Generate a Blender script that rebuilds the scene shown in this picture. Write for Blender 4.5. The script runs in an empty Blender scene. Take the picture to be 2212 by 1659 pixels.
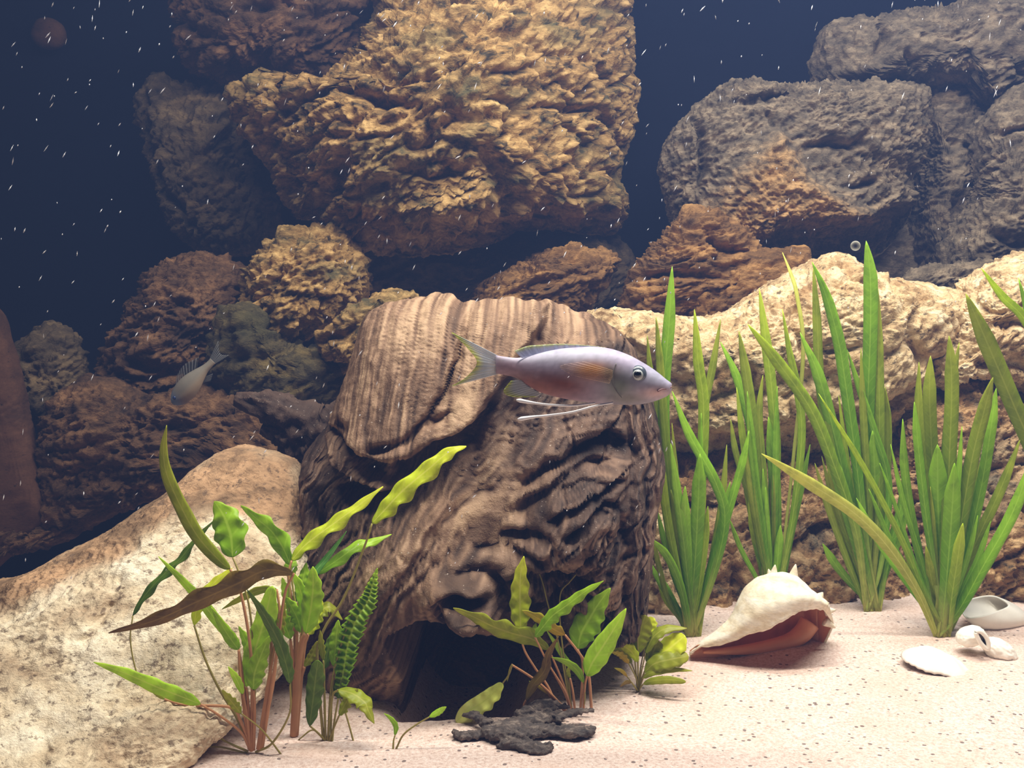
import bpy, math, random
import numpy as np
random.seed(7)
rng = np.random.default_rng(11)
scene = bpy.context.scene
COL = scene.collection

# ---------------------------------------------------------------- camera, light, exposure
F_PX, IW, IH = 2372.0, 2212.0, 1659.0
PITCH = math.radians(6.0)
CAM = np.array([0.0, 0.0, 0.22])
cam_d = bpy.data.cameras.new('camera')
cam_d.sensor_width = 36.0
cam_d.lens = F_PX / IW * 36.0
cam_d.clip_start = 0.01
cam_d.clip_end = 20
cam = bpy.data.objects.new('camera', cam_d)
COL.objects.link(cam)
cam.location = CAM
cam.rotation_euler = (math.pi / 2 - PITCH, 0, 0)
scene.camera = cam
vs = scene.view_settings
vs.view_transform = 'Standard'
vs.look = 'None'
vs.gamma = 1.0
vs.use_curve_mapping = False
vs.exposure = 0.0
cy = scene.cycles
cy.max_bounces = 5; cy.diffuse_bounces = 3; cy.glossy_bounces = 2; cy.transmission_bounces = 2; cy.volume_bounces = 0; cy.transparent_max_bounces = 6
cy.adaptive_threshold = 0.025

world = bpy.data.worlds.new('tank_water_world')
scene.world = world
world.use_nodes = True
wn, wl = world.node_tree.nodes, world.node_tree.links
wn['Background'].inputs[0].default_value = (0, 0, 0, 1)
wn['Background'].inputs[1].default_value = 0
HAZE = 0.125
vsc = wn.new('ShaderNodeVolumeScatter')
vsc.inputs['Color'].default_value = (0.26, 0.42, 1.0, 1)
vsc.inputs['Density'].default_value = HAZE
vsc.inputs['Anisotropy'].default_value = 0.0
wl.new(vsc.outputs[0], wn['World Output'].inputs['Volume'])


def lamp(name, loc, size, energy, color, rot=(0, 0, 0)):
    d = bpy.data.lights.new(name, 'AREA')
    d.shape = 'RECTANGLE'
    d.size, d.size_y = size
    d.energy = energy
    d.color = color
    o = bpy.data.objects.new(name, d)
    COL.objects.link(o)
    o.location = loc
    o.rotation_euler = rot
    return o


# two tube lamps of the hood over the tank, one towards the front and one over the middle
lamp('hood_tube_front', (0.12, 0.48, 0.66), (0.80, 0.05), 7.6, (1.0, 0.955, 0.89))
lamp('hood_tube_middle', (0.24, 0.66, 0.66), (0.50, 0.05), 3.2, (0.90, 0.94, 1.0))


def P(px, py, Y):
    """point seen at photograph pixel (px, py) that stands at world depth Y"""
    px = np.asarray(px, float); py = np.asarray(py, float); Y = np.asarray(Y, float)
    u = (px - IW / 2) / F_PX
    v = (IH / 2 - py) / F_PX
    ry = math.cos(PITCH) + v * math.sin(PITCH)
    rz = -math.sin(PITCH) + v * math.cos(PITCH)
    k = Y / ry
    px_, Y_ = np.broadcast_arrays(u * k, Y + 0 * k)
    return np.stack([px_, Y_, CAM[2] + rz * k], -1)


def ground(px, py):
    v = (IH / 2 - py) / F_PX
    ry = math.cos(PITCH) + v * math.sin(PITCH)
    rz = -math.sin(PITCH) + v * math.cos(PITCH)
    return -CAM[2] / rz * ry


# ---------------------------------------------------------------- noise
def _hash(ix, iy, iz, seed):
    h = (ix * 374761393 + iy * 668265263 + iz * 2147483647 + seed * 974634777) & 0xFFFFFFFF
    h = ((h ^ (h >> 13)) * 1274126177) & 0xFFFFFFFF
    return h ^ (h >> 16)


_G = np.array([[1, 1, 0], [-1, 1, 0], [1, -1, 0], [-1, -1, 0], [1, 0, 1], [-1, 0, 1], [1, 0, -1], [-1, 0, -1],
               [0, 1, 1], [0, -1, 1], [0, 1, -1], [0, -1, -1], [1, 1, 0], [-1, 1, 0], [0, -1, 1], [0, -1, -1]], np.float32)


def perlin(p, seed=0):
    i = np.floor(p).astype(np.int64)
    f = (p - i).astype(np.float32)
    w = f * f * f * (f * (f * 6 - 15) + 10)
    out = np.zeros(len(p), np.float32)
    for c in range(8):
        ox, oy, oz = c & 1, (c >> 1) & 1, c >> 2
        g = _G[_hash(i[:, 0] + ox, i[:, 1] + oy, i[:, 2] + oz, seed) & 15]
        d = g[:, 0] * (f[:, 0] - ox) + g[:, 1] * (f[:, 1] - oy) + g[:, 2] * (f[:, 2] - oz)
        out += d * (w[:, 0] if ox else 1 - w[:, 0]) * (w[:, 1] if oy else 1 - w[:, 1]) * (w[:, 2] if oz else 1 - w[:, 2])
    return out


def fbm(p, oct=4, seed=0, gain=0.5, kind='fbm'):
    out = np.zeros(len(p), np.float32); a = 1.0; q = p.copy(); tot = 0
    for o in range(oct):
        n = perlin(q, seed + o * 17)
        if kind == 'ridge':
            n = 1 - 2.2 * np.abs(n)
        elif kind == 'billow':
            n = 2.2 * np.abs(n) - 0.6
        out += a * n; tot += a
        a *= gain; q = q * 2.03 + 7.1
    return out / tot


def worley(p, seed=0):
    """F1 and F2 distances"""
    i = np.floor(p).astype(np.int64)
    f1 = np.full(len(p), 9.0, np.float32); f2 = f1.copy()
    for dx in (-1, 0, 1):
        for dy in (-1, 0, 1):
            for dz in (-1, 0, 1):
                c = i + np.array([dx, dy, dz])
                h = _hash(c[:, 0], c[:, 1], c[:, 2], seed)
                jx = (h & 1023) / 1023.0; jy = ((h >> 10) & 1023) / 1023.0; jz = ((h >> 20) & 1023) / 1023.0
                d = np.sqrt((c[:, 0] + jx - p[:, 0]) ** 2 + (c[:, 1] + jy - p[:, 1]) ** 2 + (c[:, 2] + jz - p[:, 2]) ** 2)
                f2 = np.minimum(f2, np.maximum(f1, d)); f1 = np.minimum(f1, d)
    return f1, f2


def smooth(a, b, x):
    t = np.clip((x - a) / (b - a), 0, 1)
    return t * t * (3 - 2 * t)


# ---------------------------------------------------------------- 2-D helpers in photograph pixels
def seg_dist(x, y, pts):
    """distance to a polyline and the parameter (0..1) of the nearest point"""
    best = np.full(x.shape, 1e9); par = np.zeros(x.shape)
    n = len(pts) - 1
    for k in range(n):
        (ax, ay), (bx, by) = pts[k], pts[k + 1]
        dx, dy = bx - ax, by - ay
        t = np.clip(((x - ax) * dx + (y - ay) * dy) / (dx * dx + dy * dy + 1e-9), 0, 1)
        d = np.hypot(x - ax - t * dx, y - ay - t * dy)
        m = d < best
        best = np.where(m, d, best); par = np.where(m, (k + t) / n, par)
    return best, par


def poly_sd(x, y, poly):
    """signed distance to a polygon, positive inside"""
    d, _ = seg_dist(x, y, list(poly) + [poly[0]])
    ins = np.zeros(x.shape, bool)
    n = len(poly)
    for k in range(n):
        (ax, ay), (bx, by) = poly[k], poly[(k + 1) % n]
        if ay == by: continue
        c = ((ay > y) != (by > y)) & (x < (bx - ax) * (y - ay) / (by - ay) + ax)
        ins ^= c
    return np.where(ins, d, -d)


def catmull(pts, n, closed=False):
    pts = np.asarray(pts, float)
    m = len(pts)
    if closed:
        ext = np.vstack([pts[-1:], pts, pts[:2]])
        segs = m
    else:
        ext = np.vstack([2 * pts[0] - pts[1], pts, 2 * pts[-1] - pts[-2]])
        segs = m - 1
    t = np.linspace(0, segs, n, endpoint=not closed)
    k = np.minimum(t.astype(int), segs - 1); f = (t - k)[:, None]
    p0, p1, p2, p3 = ext[k], ext[k + 1], ext[k + 2], ext[k + 3]
    return 0.5 * (2 * p1 + (p2 - p0) * f + (2 * p0 - 5 * p1 + 4 * p2 - p3) * f ** 2 + (3 * p1 - p0 - 3 * p2 + p3) * f ** 3)


# ---------------------------------------------------------------- mesh helpers
def make_mesh(name, v, faces, mat=None, smooth_shade=True):
    me = bpy.data.meshes.new(name)
    v = np.ascontiguousarray(v, np.float32)
    if isinstance(faces, np.ndarray):
        n, k = faces.shape
        me.vertices.add(len(v)); me.vertices.foreach_set('co', v.ravel())
        me.loops.add(n * k); me.loops.foreach_set('vertex_index', faces.astype(np.int32).ravel())
        me.polygons.add(n)
        me.polygons.foreach_set('loop_start', np.arange(0, n * k, k, dtype=np.int32))
        me.update(calc_edges=True)
    else:
        me.from_pydata([tuple(map(float, q)) for q in v], [], faces)
        me.update()
    me.polygons.foreach_set('use_smooth', np.full(len(me.polygons), smooth_shade))
    for m in (mat if isinstance(mat, (list, tuple)) else [mat]):
        if m: me.materials.append(m)
    return me


def add_obj(name, v, faces, mat, parent=None, origin=None, smooth_shade=True):
    v = np.asarray(v, float)
    if origin is None:
        origin = np.array([(v[:, 0].min() + v[:, 0].max()) / 2, (v[:, 1].min() + v[:, 1].max()) / 2, v[:, 2].min()])
    base = np.asarray(parent.get('_o', (0, 0, 0))) if parent else np.zeros(3)
    me = make_mesh(name, v - origin, faces, mat, smooth_shade)
    o = bpy.data.objects.new(name, me)
    COL.objects.link(o)
    if parent:
        o.parent = parent
        o.location = origin - base
    else:
        o.location = origin
    o['_o'] = [float(q) for q in origin]
    return o


def empty(name, origin):
    o = bpy.data.objects.new(name, None)
    o.empty_display_size = 0.01
    COL.objects.link(o)
    o.location = origin
    o['_o'] = [float(q) for q in origin]
    return o


def tag(o, label=None, cat=None, group=None, kind=None):
    if label: o['label'] = label
    if cat: o['category'] = cat
    if group: o['group'] = group
    if kind: o['kind'] = kind
    return o


def vattr(o, name, arr):
    arr = np.ascontiguousarray(arr, np.float32)
    if arr.ndim == 1:
        a = o.data.attributes.new(name, 'FLOAT', 'POINT'); a.data.foreach_set('value', arr)
    elif arr.shape[1] == 3:
        a = o.data.attributes.new(name, 'FLOAT_VECTOR', 'POINT'); a.data.foreach_set('vector', arr.ravel())


def tube(pts, radii, sides=6, cap=True):
    pts = np.asarray(pts, float); n = len(pts)
    radii = np.broadcast_to(np.asarray(radii, float), (n,))
    T = np.gradient(pts, axis=0); T /= np.linalg.norm(T, axis=1)[:, None] + 1e-12
    ref = np.array([0, 1, 0.13]); v = []
    for i in range(n):
        a = np.cross(T[i], ref); a /= np.linalg.norm(a) + 1e-12
        b = np.cross(T[i], a)
        for s in range(sides):
            t = 2 * math.pi * s / sides
            v.append(pts[i] + radii[i] * (a * math.cos(t) + b * math.sin(t)))
    f = []
    for i in range(n - 1):
        for s in range(sides):
            f.append((i * sides + s, i * sides + (s + 1) % sides, (i + 1) * sides + (s + 1) % sides, (i + 1) * sides + s))
    if cap:
        f.append(tuple(range(sides))[::-1]); f.append(tuple(range((n - 1) * sides, n * sides)))
    return np.array(v), f


_ico = {}


def ico(level):
    if level not in _ico:
        import bmesh
        bm = bmesh.new(); bmesh.ops.create_icosphere(bm, subdivisions=level, radius=1)
        me = bpy.data.meshes.new('tmp'); bm.to_mesh(me); bm.free()
        v = np.empty(len(me.vertices) * 3, np.float32); me.vertices.foreach_get('co', v)
        f = np.empty(len(me.polygons) * 3, np.int32); me.polygons.foreach_get('vertices', f)
        bpy.data.meshes.remove(me)
        v = v.reshape(-1, 3).astype(float)
        v /= np.linalg.norm(v, axis=1)[:, None]
        _ico[level] = (v, f.reshape(-1, 3))
    return _ico[level]


def vnormals(v, f):
    a, b, c = v[f[:, 0]], v[f[:, 1]], v[f[:, 2]]
    n = np.cross(b - a, c - a)
    out = np.zeros_like(v)
    for k in range(3):
        for ax in range(3):
            out[:, ax] += np.bincount(f[:, k], n[:, ax], len(v))
    return out / (np.linalg.norm(out, axis=1)[:, None] + 1e-15)


# ---------------------------------------------------------------- materials
def lin(c):
    c = [q / 255.0 for q in c]
    return tuple(q / 12.92 if q <= 0.04045 else ((q + 0.055) / 1.055) ** 2.4 for q in c) + (1.0,)


class NT:
    def __init__(s, name):
        s.m = bpy.data.materials.new(name); s.m.use_nodes = True
        s.t = s.m.node_tree; s.n = s.t.nodes; s.l = s.t.links
        s.b = s.n['Principled BSDF']; s.out = s.n['Material Output']

    def new(s, t, **kw):
        n = s.n.new(t)
        for k, v in kw.items(): setattr(n, k, v)
        return n

    def noise(s, vec, scale, detail=6, rough=0.6, dist=0.0):
        n = s.new('ShaderNodeTexNoise')
        n.inputs['Scale'].default_value = scale; n.inputs['Detail'].default_value = detail
        n.inputs['Roughness'].default_value = rough; n.inputs['Distortion'].default_value = dist
        if vec is not None: s.l.new(vec, n.inputs['Vector'])
        return n.outputs['Fac']

    def ramp(s, fac, stops):
        n = s.new('ShaderNodeValToRGB')
        e = n.color_ramp.elements
        while len(e) < len(stops): e.new(0.5)
        for q, (p, c) in zip(e, stops):
            q.position = p; q.color = c
        s.l.new(fac, n.inputs[0])
        return n.outputs[0]

    def mix(s, fac, a, b, blend='MIX'):
        n = s.new('ShaderNodeMix', data_type='RGBA', blend_type=blend)
        for i, x in ((0, fac), (6, a), (7, b)):
            if hasattr(x, 'is_linked'): s.l.new(x, n.inputs[i])
            else: n.inputs[i].default_value = x
        return n.outputs[2]

    def math(s, op, a, b=0.0, c=None):
        n = s.new('ShaderNodeMath', operation=op)
        for i, x in enumerate((a, b) if c is None else (a, b, c)):
            if hasattr(x, 'is_linked'): s.l.new(x, n.inputs[i])
            else: n.inputs[i].default_value = x
        return n.outputs[0]

    def coords(s, kind='Object', rot=(0, 0, 0), scale=(1, 1, 1)):
        tc = s.new('ShaderNodeTexCoord'); mp = s.new('ShaderNodeMapping')
        mp.inputs['Rotation'].default_value = rot; mp.inputs['Scale'].default_value = scale
        s.l.new(tc.outputs[kind], mp.inputs['Vector'])
        return mp.outputs[0]

    def attr(s, name):
        n = s.new('ShaderNodeAttribute'); n.attribute_name = name
        return n

    def bump(s, h, strength, dist):
        n = s.new('ShaderNodeBump')
        n.inputs['Strength'].default_value = strength; n.inputs['Distance'].default_value = dist
        s.l.new(h, n.inputs['Height']); s.l.new(n.outputs[0], s.b.inputs['Normal'])

    def step(s, fac, lo, hi):
        n = s.new('ShaderNodeMapRange', interpolation_type='SMOOTHSTEP')
        n.inputs[1].default_value = lo; n.inputs[2].default_value = hi
        s.l.new(fac, n.inputs[0])
        return n.outputs[0]


def rock_mat(name, light, mid, dark, patch=None, scale=30, tilt=0.6, stretch=2.0, pits=(0.6, 0.72), pitcol=None,
             bump=0.6, bdist=0.004, patch_attr=False, fine=420, pitscale=150, stops=(0.32, 0.5, 0.66)):
    t = NT(name)
    v = t.coords('Object', rot=(0, tilt, 0), scale=(1.0, 1.0, stretch))
    n1 = t.noise(v, scale, 8, 0.65, 0.4)
    c = t.ramp(n1, [(stops[0], lin(dark)), (stops[1], lin(mid)), (stops[2], lin(light))])
    n2 = t.noise(v, scale * 0.28, 4, 0.55)
    if patch:
        c = t.mix(t.math('MULTIPLY', t.step(n2, 0.46, 0.72), 0.6), c, lin(patch), 'MIX') if not patch_attr else c
        if patch_attr:
            a = t.attr('patch')
            nn = t.math('ADD', a.outputs['Fac'], t.math('MULTIPLY', t.math('SUBTRACT', n1, 0.5), 0.9))
            c2 = t.mix(t.step(n1, 0.35, 0.62), lin([q * 0.6 for q in patch]), lin(patch))
            c = t.mix(t.math('MULTIPLY', t.step(nn, 0.2, 0.9), 0.9), c, c2)
    n3 = t.noise(v, pitscale, 5, 0.7)
    c = t.mix(t.math('MULTIPLY', t.step(n3, pits[0], pits[1]), 0.8), c, lin(pitcol or [q * 0.45 for q in dark]))
    n4 = t.noise(v, fine, 4, 0.7)
    c = t.mix(0.35, c, t.ramp(n4, [(0.3, (0.35, 0.35, 0.35, 1)), (0.65, (1, 1, 1, 1))]), 'MULTIPLY')
    t.l.new(c, t.b.inputs['Base Color'])
    t.b.inputs['Roughness'].default_value = 0.9
    t.b.inputs['Specular IOR Level'].default_value = 0.15
    h = t.math('ADD', t.math('MULTIPLY', n1, 0.6), t.math('ADD', t.math('MULTIPLY', n3, -0.25), t.math('MULTIPLY', n4, 0.3)))
    t.bump(h, bump, bdist)
    return t.m


def plain_mat(name, col, rough=0.8, spec=0.2, bumpscale=None, var=0.25, bdist=0.001):
    t = NT(name)
    v = t.coords('Object')
    n = t.noise(v, bumpscale or 60, 5, 0.6)
    c = t.mix(1.0, lin(col), t.ramp(n, [(0.3, (1 - var,) * 3 + (1,)), (0.7, (1, 1, 1, 1))]), 'MULTIPLY')
    t.l.new(c, t.b.inputs['Base Color'])
    t.b.inputs['Roughness'].default_value = rough
    t.b.inputs['Specular IOR Level'].default_value = spec
    if bumpscale: t.bump(n, 0.5, bdist)
    return t.m


# ---------------------------------------------------------------- setting: sand, tank walls
def sand_h(x, y):
    x = np.asarray(x, float); y = np.asarray(y, float)
    p = np.stack([x * 7, y * 7, 0 * x + 0.3], -1).reshape(-1, 3)
    h = 0.006 * fbm(p, 3, 5).reshape(x.shape)
    h = h - 0.15 * smooth(-0.16, -0.32, x) * smooth(0.56, 0.70, y)           # falls away behind the left rock
    c = P(1010, 1480, ground(1010, 1480))
    h = h - 0.034 * np.exp(-((x - c[0]) / 0.031) ** 4) * smooth(c[1] - 0.045, c[1] - 0.028, y) * smooth(c[1] + 0.22, c[1] + 0.16, y)   # dug-out hollow in the log's mouth
    s = P(1650, 1430, ground(1650, 1430))
    h = h - 0.004 * np.exp(-(((x - s[0]) / 0.03) ** 2 + ((y - s[1]) / 0.016) ** 2))
    return h


def ground_pt(px, py):
    Y = float(ground(px, py))
    for _ in range(4):
        q = P(px, py, Y)
        dz = float(sand_h(q[0], q[1])) - q[2]
        Y -= dz / (CAM[2] / Y + 0.05)
    q = P(px, py, Y)
    return np.array([q[0], q[1], float(sand_h(q[0], q[1]))])


def build_sand():
    nx, ny = 420, 330
    gx, gy = np.meshgrid(np.linspace(-0.62, 0.62, nx), np.linspace(0.12, 1.07, ny))
    h = sand_h(gx, gy)
    p = np.stack([gx * 160, gy * 160, 0 * gx], -1).reshape(-1, 3)
    h = h + 0.0007 * fbm(p, 3, 9).reshape(h.shape)
    v = np.stack([gx, gy, h], -1).reshape(-1, 3)
    i = np.arange(nx * ny).reshape(ny, nx)
    f = np.stack([i[:-1, :-1], i[:-1, 1:], i[1:, 1:], i[1:, :-1]], -1).reshape(-1, 4)
    t = NT('sand')
    vec = t.coords('Object')
    n1 = t.noise(vec, 600, 3, 0.8)
    c = t.ramp(n1, [(0.25, lin((172, 142, 130))), (0.5, lin((222, 198, 186))), (0.75, lin((242, 228, 220)))])
    n2 = t.noise(vec, 14, 3, 0.6)
    c = t.mix(t.math('MULTIPLY', t.step(n2, 0.45, 0.7), 0.35), c, lin((206, 170, 150)))
    vo = t.new('ShaderNodeTexVoronoi'); vo.inputs['Scale'].default_value = 330; vo.inputs['Randomness'].default_value = 1
    t.l.new(vec, vo.inputs['Vector'])
    sep = t.new('ShaderNodeSeparateColor'); t.l.new(vo.outputs['Color'], sep.inputs[0])
    grain = t.math('MULTIPLY', t.math('LESS_THAN', vo.outputs['Distance'], 0.33), t.math('GREATER_THAN', sep.outputs[0], 0.88))
    c = t.mix(t.math('MULTIPLY', grain, 0.75), c, lin((72, 58, 60)))
    t.l.new(c, t.b.inputs['Base Color'])
    t.b.inputs['Roughness'].default_value = 0.9; t.b.inputs['Specular IOR Level'].default_value = 0.1
    t.bump(t.math('ADD', n1, t.math('MULTIPLY', vo.outputs['Distance'], 0.6)), 0.5, 0.0012)
    o = add_obj('floor', v, f, t.m, origin=(0, 0.6, 0))
    tag(o, 'pale pink-beige sand bed flecked with dark grains', 'sand', kind='structure')


build_sand()


def wall(name, x0, x1, y0, y1, z0, z1, mat, label):
    v = [(x, y, z) for x in (x0, x1) for y in (y0, y1) for z in (z0, z1)]
    f = [(0, 1, 3, 2), (4, 6, 7, 5), (0, 4, 5, 1), (2, 3, 7, 6), (0, 2, 6, 4), (1, 5, 7, 3)]
    o = add_obj(name, v, f, mat, smooth_shade=False)
    tag(o, label, 'tank wall', kind='structure')


tank = plain_mat('tank_panel_navy', (11, 12, 22), 0.9, 0.05, None)
wall('wall_back', -0.66, 0.66, 1.07, 1.09, -0.2, 0.75, tank, 'dark navy back panel of the tank behind the rocks')
wall('wall_left', -0.66, -0.64, 0.12, 1.07, -0.2, 0.75, tank, 'dark left end panel of the tank')
wall('wall_right', 0.64, 0.66, 0.12, 1.07, -0.2, 0.75, tank, 'dark right end panel of the tank')

# ---------------------------------------------------------------- rocks
ROCKS = {}


def rock(name, outline, Yc, tf, tb, mat, label, level=7, Yfun=None, e=0.85, seed=0, low=0.014, lowf=14, mid=0.008, midf=38,
         fine=0.0025, finef=110, tilt=0.6, stretch=2.2, kind='billow', creases=(), bumps=(), regions=(), patch=None, group=None,
         center=None, lumps=0.0, lumpf=24, cat='rock', nod=0.004, nodf=95):
    d, f = ico(level)
    b = catmull(outline, 720, closed=True)
    cx, cy = center or (b[:, 0].mean(), b[:, 1].mean())
    ang = np.arctan2(-(b[:, 1] - cy), b[:, 0] - cx); rad = np.hypot(b[:, 0] - cx, b[:, 1] - cy)
    o_ = np.argsort(ang); ang, rad = ang[o_], rad[o_]
    ang = np.concatenate([ang[-3:] - 2 * math.pi, ang, ang[:3] + 2 * math.pi]); rad = np.concatenate([rad[-3:], rad, rad[:3]])
    phi = np.arctan2(d[:, 2], d[:, 0])
    R = np.interp(phi, ang, rad)
    ca = -d[:, 1]; sa = np.sqrt(np.maximum(0, 1 - ca ** 2))
    rho = sa ** e; dep = np.sign(ca) * np.abs(ca) ** e
    px = cx + rho * R * np.cos(phi); py = cy - rho * R * np.sin(phi)
    Yb = Yc if Yfun is None else Yfun(px, py)
    v = P(px, py, Yb)
    v[:, 1] -= np.where(dep > 0, tf * dep, 0.5 * tb * dep)
    front = smooth(-0.05, 0.35, dep)
    # crags
    nrm = vnormals(v, f)
    ct, st = math.cos(tilt), math.sin(tilt)
    q = np.stack([v[:, 0] * ct + v[:, 2] * st, v[:, 1], (-v[:, 0] * st + v[:, 2] * ct) * stretch], -1)
    wrp = np.stack([perlin(q * 20, seed + 3), perlin(q * 20, seed + 4), perlin(q * 20, seed + 5)], -1) * 0.012
    h = low * fbm(v * lowf, 3, seed)
    h = h + mid * fbm((q + wrp) * midf, 3, seed + 50, 0.55, kind)
    h = h + fine * fbm((q + wrp * 0.5) * finef, 2, seed + 90, 0.6, 'ridge')
    if nod:
        q2 = np.stack([q[:, 0], q[:, 1], q[:, 2] * 0.75], -1) + wrp * 0.8
        h = h + nod * fbm(q2 * nodf, 3, seed + 130, 0.62, 'billow')
    if lumps:
        f1, f2 = worley((q + wrp) * lumpf, seed + 7)
        h = h + lumps * (0.5 - f1) - lumps * 0.8 * (1 - smooth(0.0, 0.16, f2 - f1))
    rimw = 0.35 + 0.65 * smooth(0.0, 0.5, np.abs(dep))
    v = v + nrm * (h * rimw)[:, None]
    wob = perlin(np.stack([px / 60, py / 60, 0 * px], -1), seed + 21) * 12 + perlin(np.stack([px / 22, py / 22, 0 * px], -1), seed + 22) * 5
    wob2 = perlin(np.stack([px / 60, py / 60, 0 * px + 9], -1), seed + 23) * 12 + perlin(np.stack([px / 22, py / 22, 0 * px + 9], -1), seed + 24) * 5
    X, Yp = px + wob, py + wob2
    dy = np.zeros(len(v))
    for pts, w, dpt in creases:
        dd, t = seg_dist(X, Yp, pts)
        taper = np.clip(4 * t * (1 - t) + 0.25, 0, 1)
        dy += dpt * taper * np.exp(-(dd / w) ** 2)
    for (bx, by, rx, ry, rot, amt) in bumps:
        c_, s_ = math.cos(rot), math.sin(rot)
        ux = ((X - bx) * c_ + (Yp - by) * s_) / rx; uy = (-(X - bx) * s_ + (Yp - by) * c_) / ry
        dy -= amt * np.exp(-(ux * ux + uy * uy))
    for poly, soft, amt in regions:
        dy -= amt * smooth(-soft, soft, poly_sd(X, Yp, poly))
    v[:, 1] += dy * front
    o = add_obj(name, v, f, mat)
    if patch is not None:
        a = np.zeros(len(v))
        for poly, soft in patch:
            a = np.maximum(a, smooth(-soft, soft, poly_sd(X, Yp, poly)))
        vattr(o, 'patch', a)
    tag(o, label, cat, group)
    return o


ochre = rock_mat('ochre_rock', (216, 178, 118), (156, 122, 74), (64, 56, 40), scale=58, tilt=-0.6, patch=(104, 98, 64), bump=0.8, bdist=0.004, stops=(0.36, 0.5, 0.68))
brown = rock_mat('brown_rock', (140, 104, 72), (98, 72, 50), (56, 42, 32), scale=34, tilt=-0.6, bump=0.8, bdist=0.006)  # darkened to put the back-left dimness into the left boulders' colour
rust = rock_mat('rust_rock', (180, 136, 84), (128, 94, 58), (68, 52, 38), scale=30, tilt=-0.3, bump=0.8, bdist=0.006, stretch=3)
grey = rock_mat('grey_rock', (150, 132, 108), (110, 97, 80), (66, 59, 50), scale=60, tilt=-0.5, bump=0.8, bdist=0.004)
greytan = rock_mat('grey_tan_rock', (150, 132, 108), (110, 97, 80), (66, 59, 50), scale=60, tilt=-0.5, bump=0.8, bdist=0.004, patch=(186, 146, 96), patch_attr=True)
dimr = rock_mat('shaded_olive_brown_rock', (120, 100, 72), (86, 72, 54), (52, 44, 36), scale=34, tilt=-0.6, bump=0.7, bdist=0.005)  # dimness painted in, for left boulders and the deep recess
moss = rock_mat('mossy_rock', (122, 104, 64), (82, 72, 48), (44, 42, 34), scale=36, tilt=-0.6, bump=0.8, bdist=0.005, patch=(72, 70, 44))
smoothb = rock_mat('smooth_brown_standin', (104, 72, 52), (86, 58, 42), (62, 42, 32), scale=16, tilt=0, bump=0.3, bdist=0.002)  # for the reflection slab and the knob on the back panel
BG = 'stacked boulders of the rock background'

rock('boulder', [(505, 215), (560, 180), (640, 190), (700, 190), (760, 150), (800, 60), (830, -60), (1000, -95), (1200, -85), (1330, -60),
                 (1368, 60), (1378, 200), (1368, 300), (1340, 380), (1355, 450), (1320, 510), (1220, 500), (1120, 500), (1060, 525), (960, 548),
                 (860, 552), (790, 545), (730, 520), (690, 480), (640, 470), (600, 400), (550, 320), (520, 270)],
     0.93, 0.10, 0.09, ochre, 'huge ochre craggy boulder above the driftwood stump', level=8, seed=1, tilt=0.65, stretch=2.2, lumps=0.008, lumpf=19,
     low=0.010, mid=0.008, midf=32, fine=0.002, finef=120, nod=0.007, nodf=80, Yfun=lambda px, py: 0.92 + 0.075 * smooth(1000, 1370, px) + 0.03 * smooth(200, -80, py), center=(940, 240), group=BG,
     creases=[([(655, 275), (760, 223), (851, 259), (935, 275)], 12, 0.02), ([(939, 294), (947, 342), (907, 354)], 12, 0.018),
              ([(1050, 374), (1082, 402), (1086, 438), (1150, 440)], 16, 0.02), ([(752, 470), (819, 489), (867, 501)], 11, 0.016),
              ([(791, 346), (752, 422), (720, 457)], 16, 0.016), ([(975, 36), (1018, 75)], 10, 0.012), ([(640, 200), (640, 250), (660, 290)], 14, 0.014),
              ([(620, 330), (660, 380), (640, 440)], 14, 0.018), ([(980, 300), (1060, 290), (1130, 330)], 14, 0.012),
              ([(860, 380), (960, 400), (1050, 374)], 12, 0.014), ([(1180, 270), (1260, 270), (1330, 290)], 9, 0.012), ([(700, 410), (800, 440), (900, 410)], 10, 0.012)],
     bumps=[(590, 265, 70, 70, 0, 0.012), (760, 300, 90, 60, -.5, 0.014), (850, 330, 80, 60, -.5, 0.01), (1000, 210, 170, 60, -.9, 0.014),
            (1080, 320, 90, 60, -.8, 0.012), (990, 465, 120, 30, -.25, 0.022), (820, 420, 110, 36, -.5, 0.014), (1250, 170, 70, 120, 0.2, 0.01),
            (1240, 350, 110, 60, -.4, 0.012)],
     regions=[([(820, 525), (960, 505), (1080, 470), (1200, 480), (1330, 460), (1360, 560), (800, 580)], 25, -0.03)])
rock('boulder', [(385, -60), (640, -85), (800, -60), (805, 60), (765, 150), (690, 185), (600, 172), (500, 175), (420, 150), (388, 80)],
     0.96, 0.06, 0.07, brown, 'dull brown boulder at the top left of the huge ochre one', seed=2, group=BG, tilt=0.5, lumps=0.006,
     creases=[([(560, 60), (640, 40), (720, 70)], 10, 0.012), ([(420, 60), (470, 100), (520, 110)], 12, 0.012)])
rock('boulder', [(350, 165), (400, 185), (500, 185), (525, 270), (565, 380), (600, 430), (595, 520), (540, 550), (470, 560), (395, 520), (350, 420),
                 (325, 300), (312, 225)], 0.98, 0.05, 0.06, dimr, 'dim olive-brown boulder standing left of the huge ochre one', seed=3, group=BG, tilt=0.9,
     creases=[([(345, 230), (355, 330), (390, 430), (450, 500)], 9, 0.018), ([(505, 200), (520, 320), (560, 420)], 9, 0.014)])
rock('boulder', [(540, 600), (575, 540), (640, 500), (720, 485), (775, 520), (800, 600), (770, 660), (720, 690), (650, 742), (590, 745), (545, 710), (530, 660)],
     0.87, 0.05, 0.07, ochre, 'ochre lump under the lower left edge of the huge boulder', seed=4, group=BG, tilt=0.7, stretch=2, mid=0.008, fine=0.004, lumps=0.004)
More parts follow.
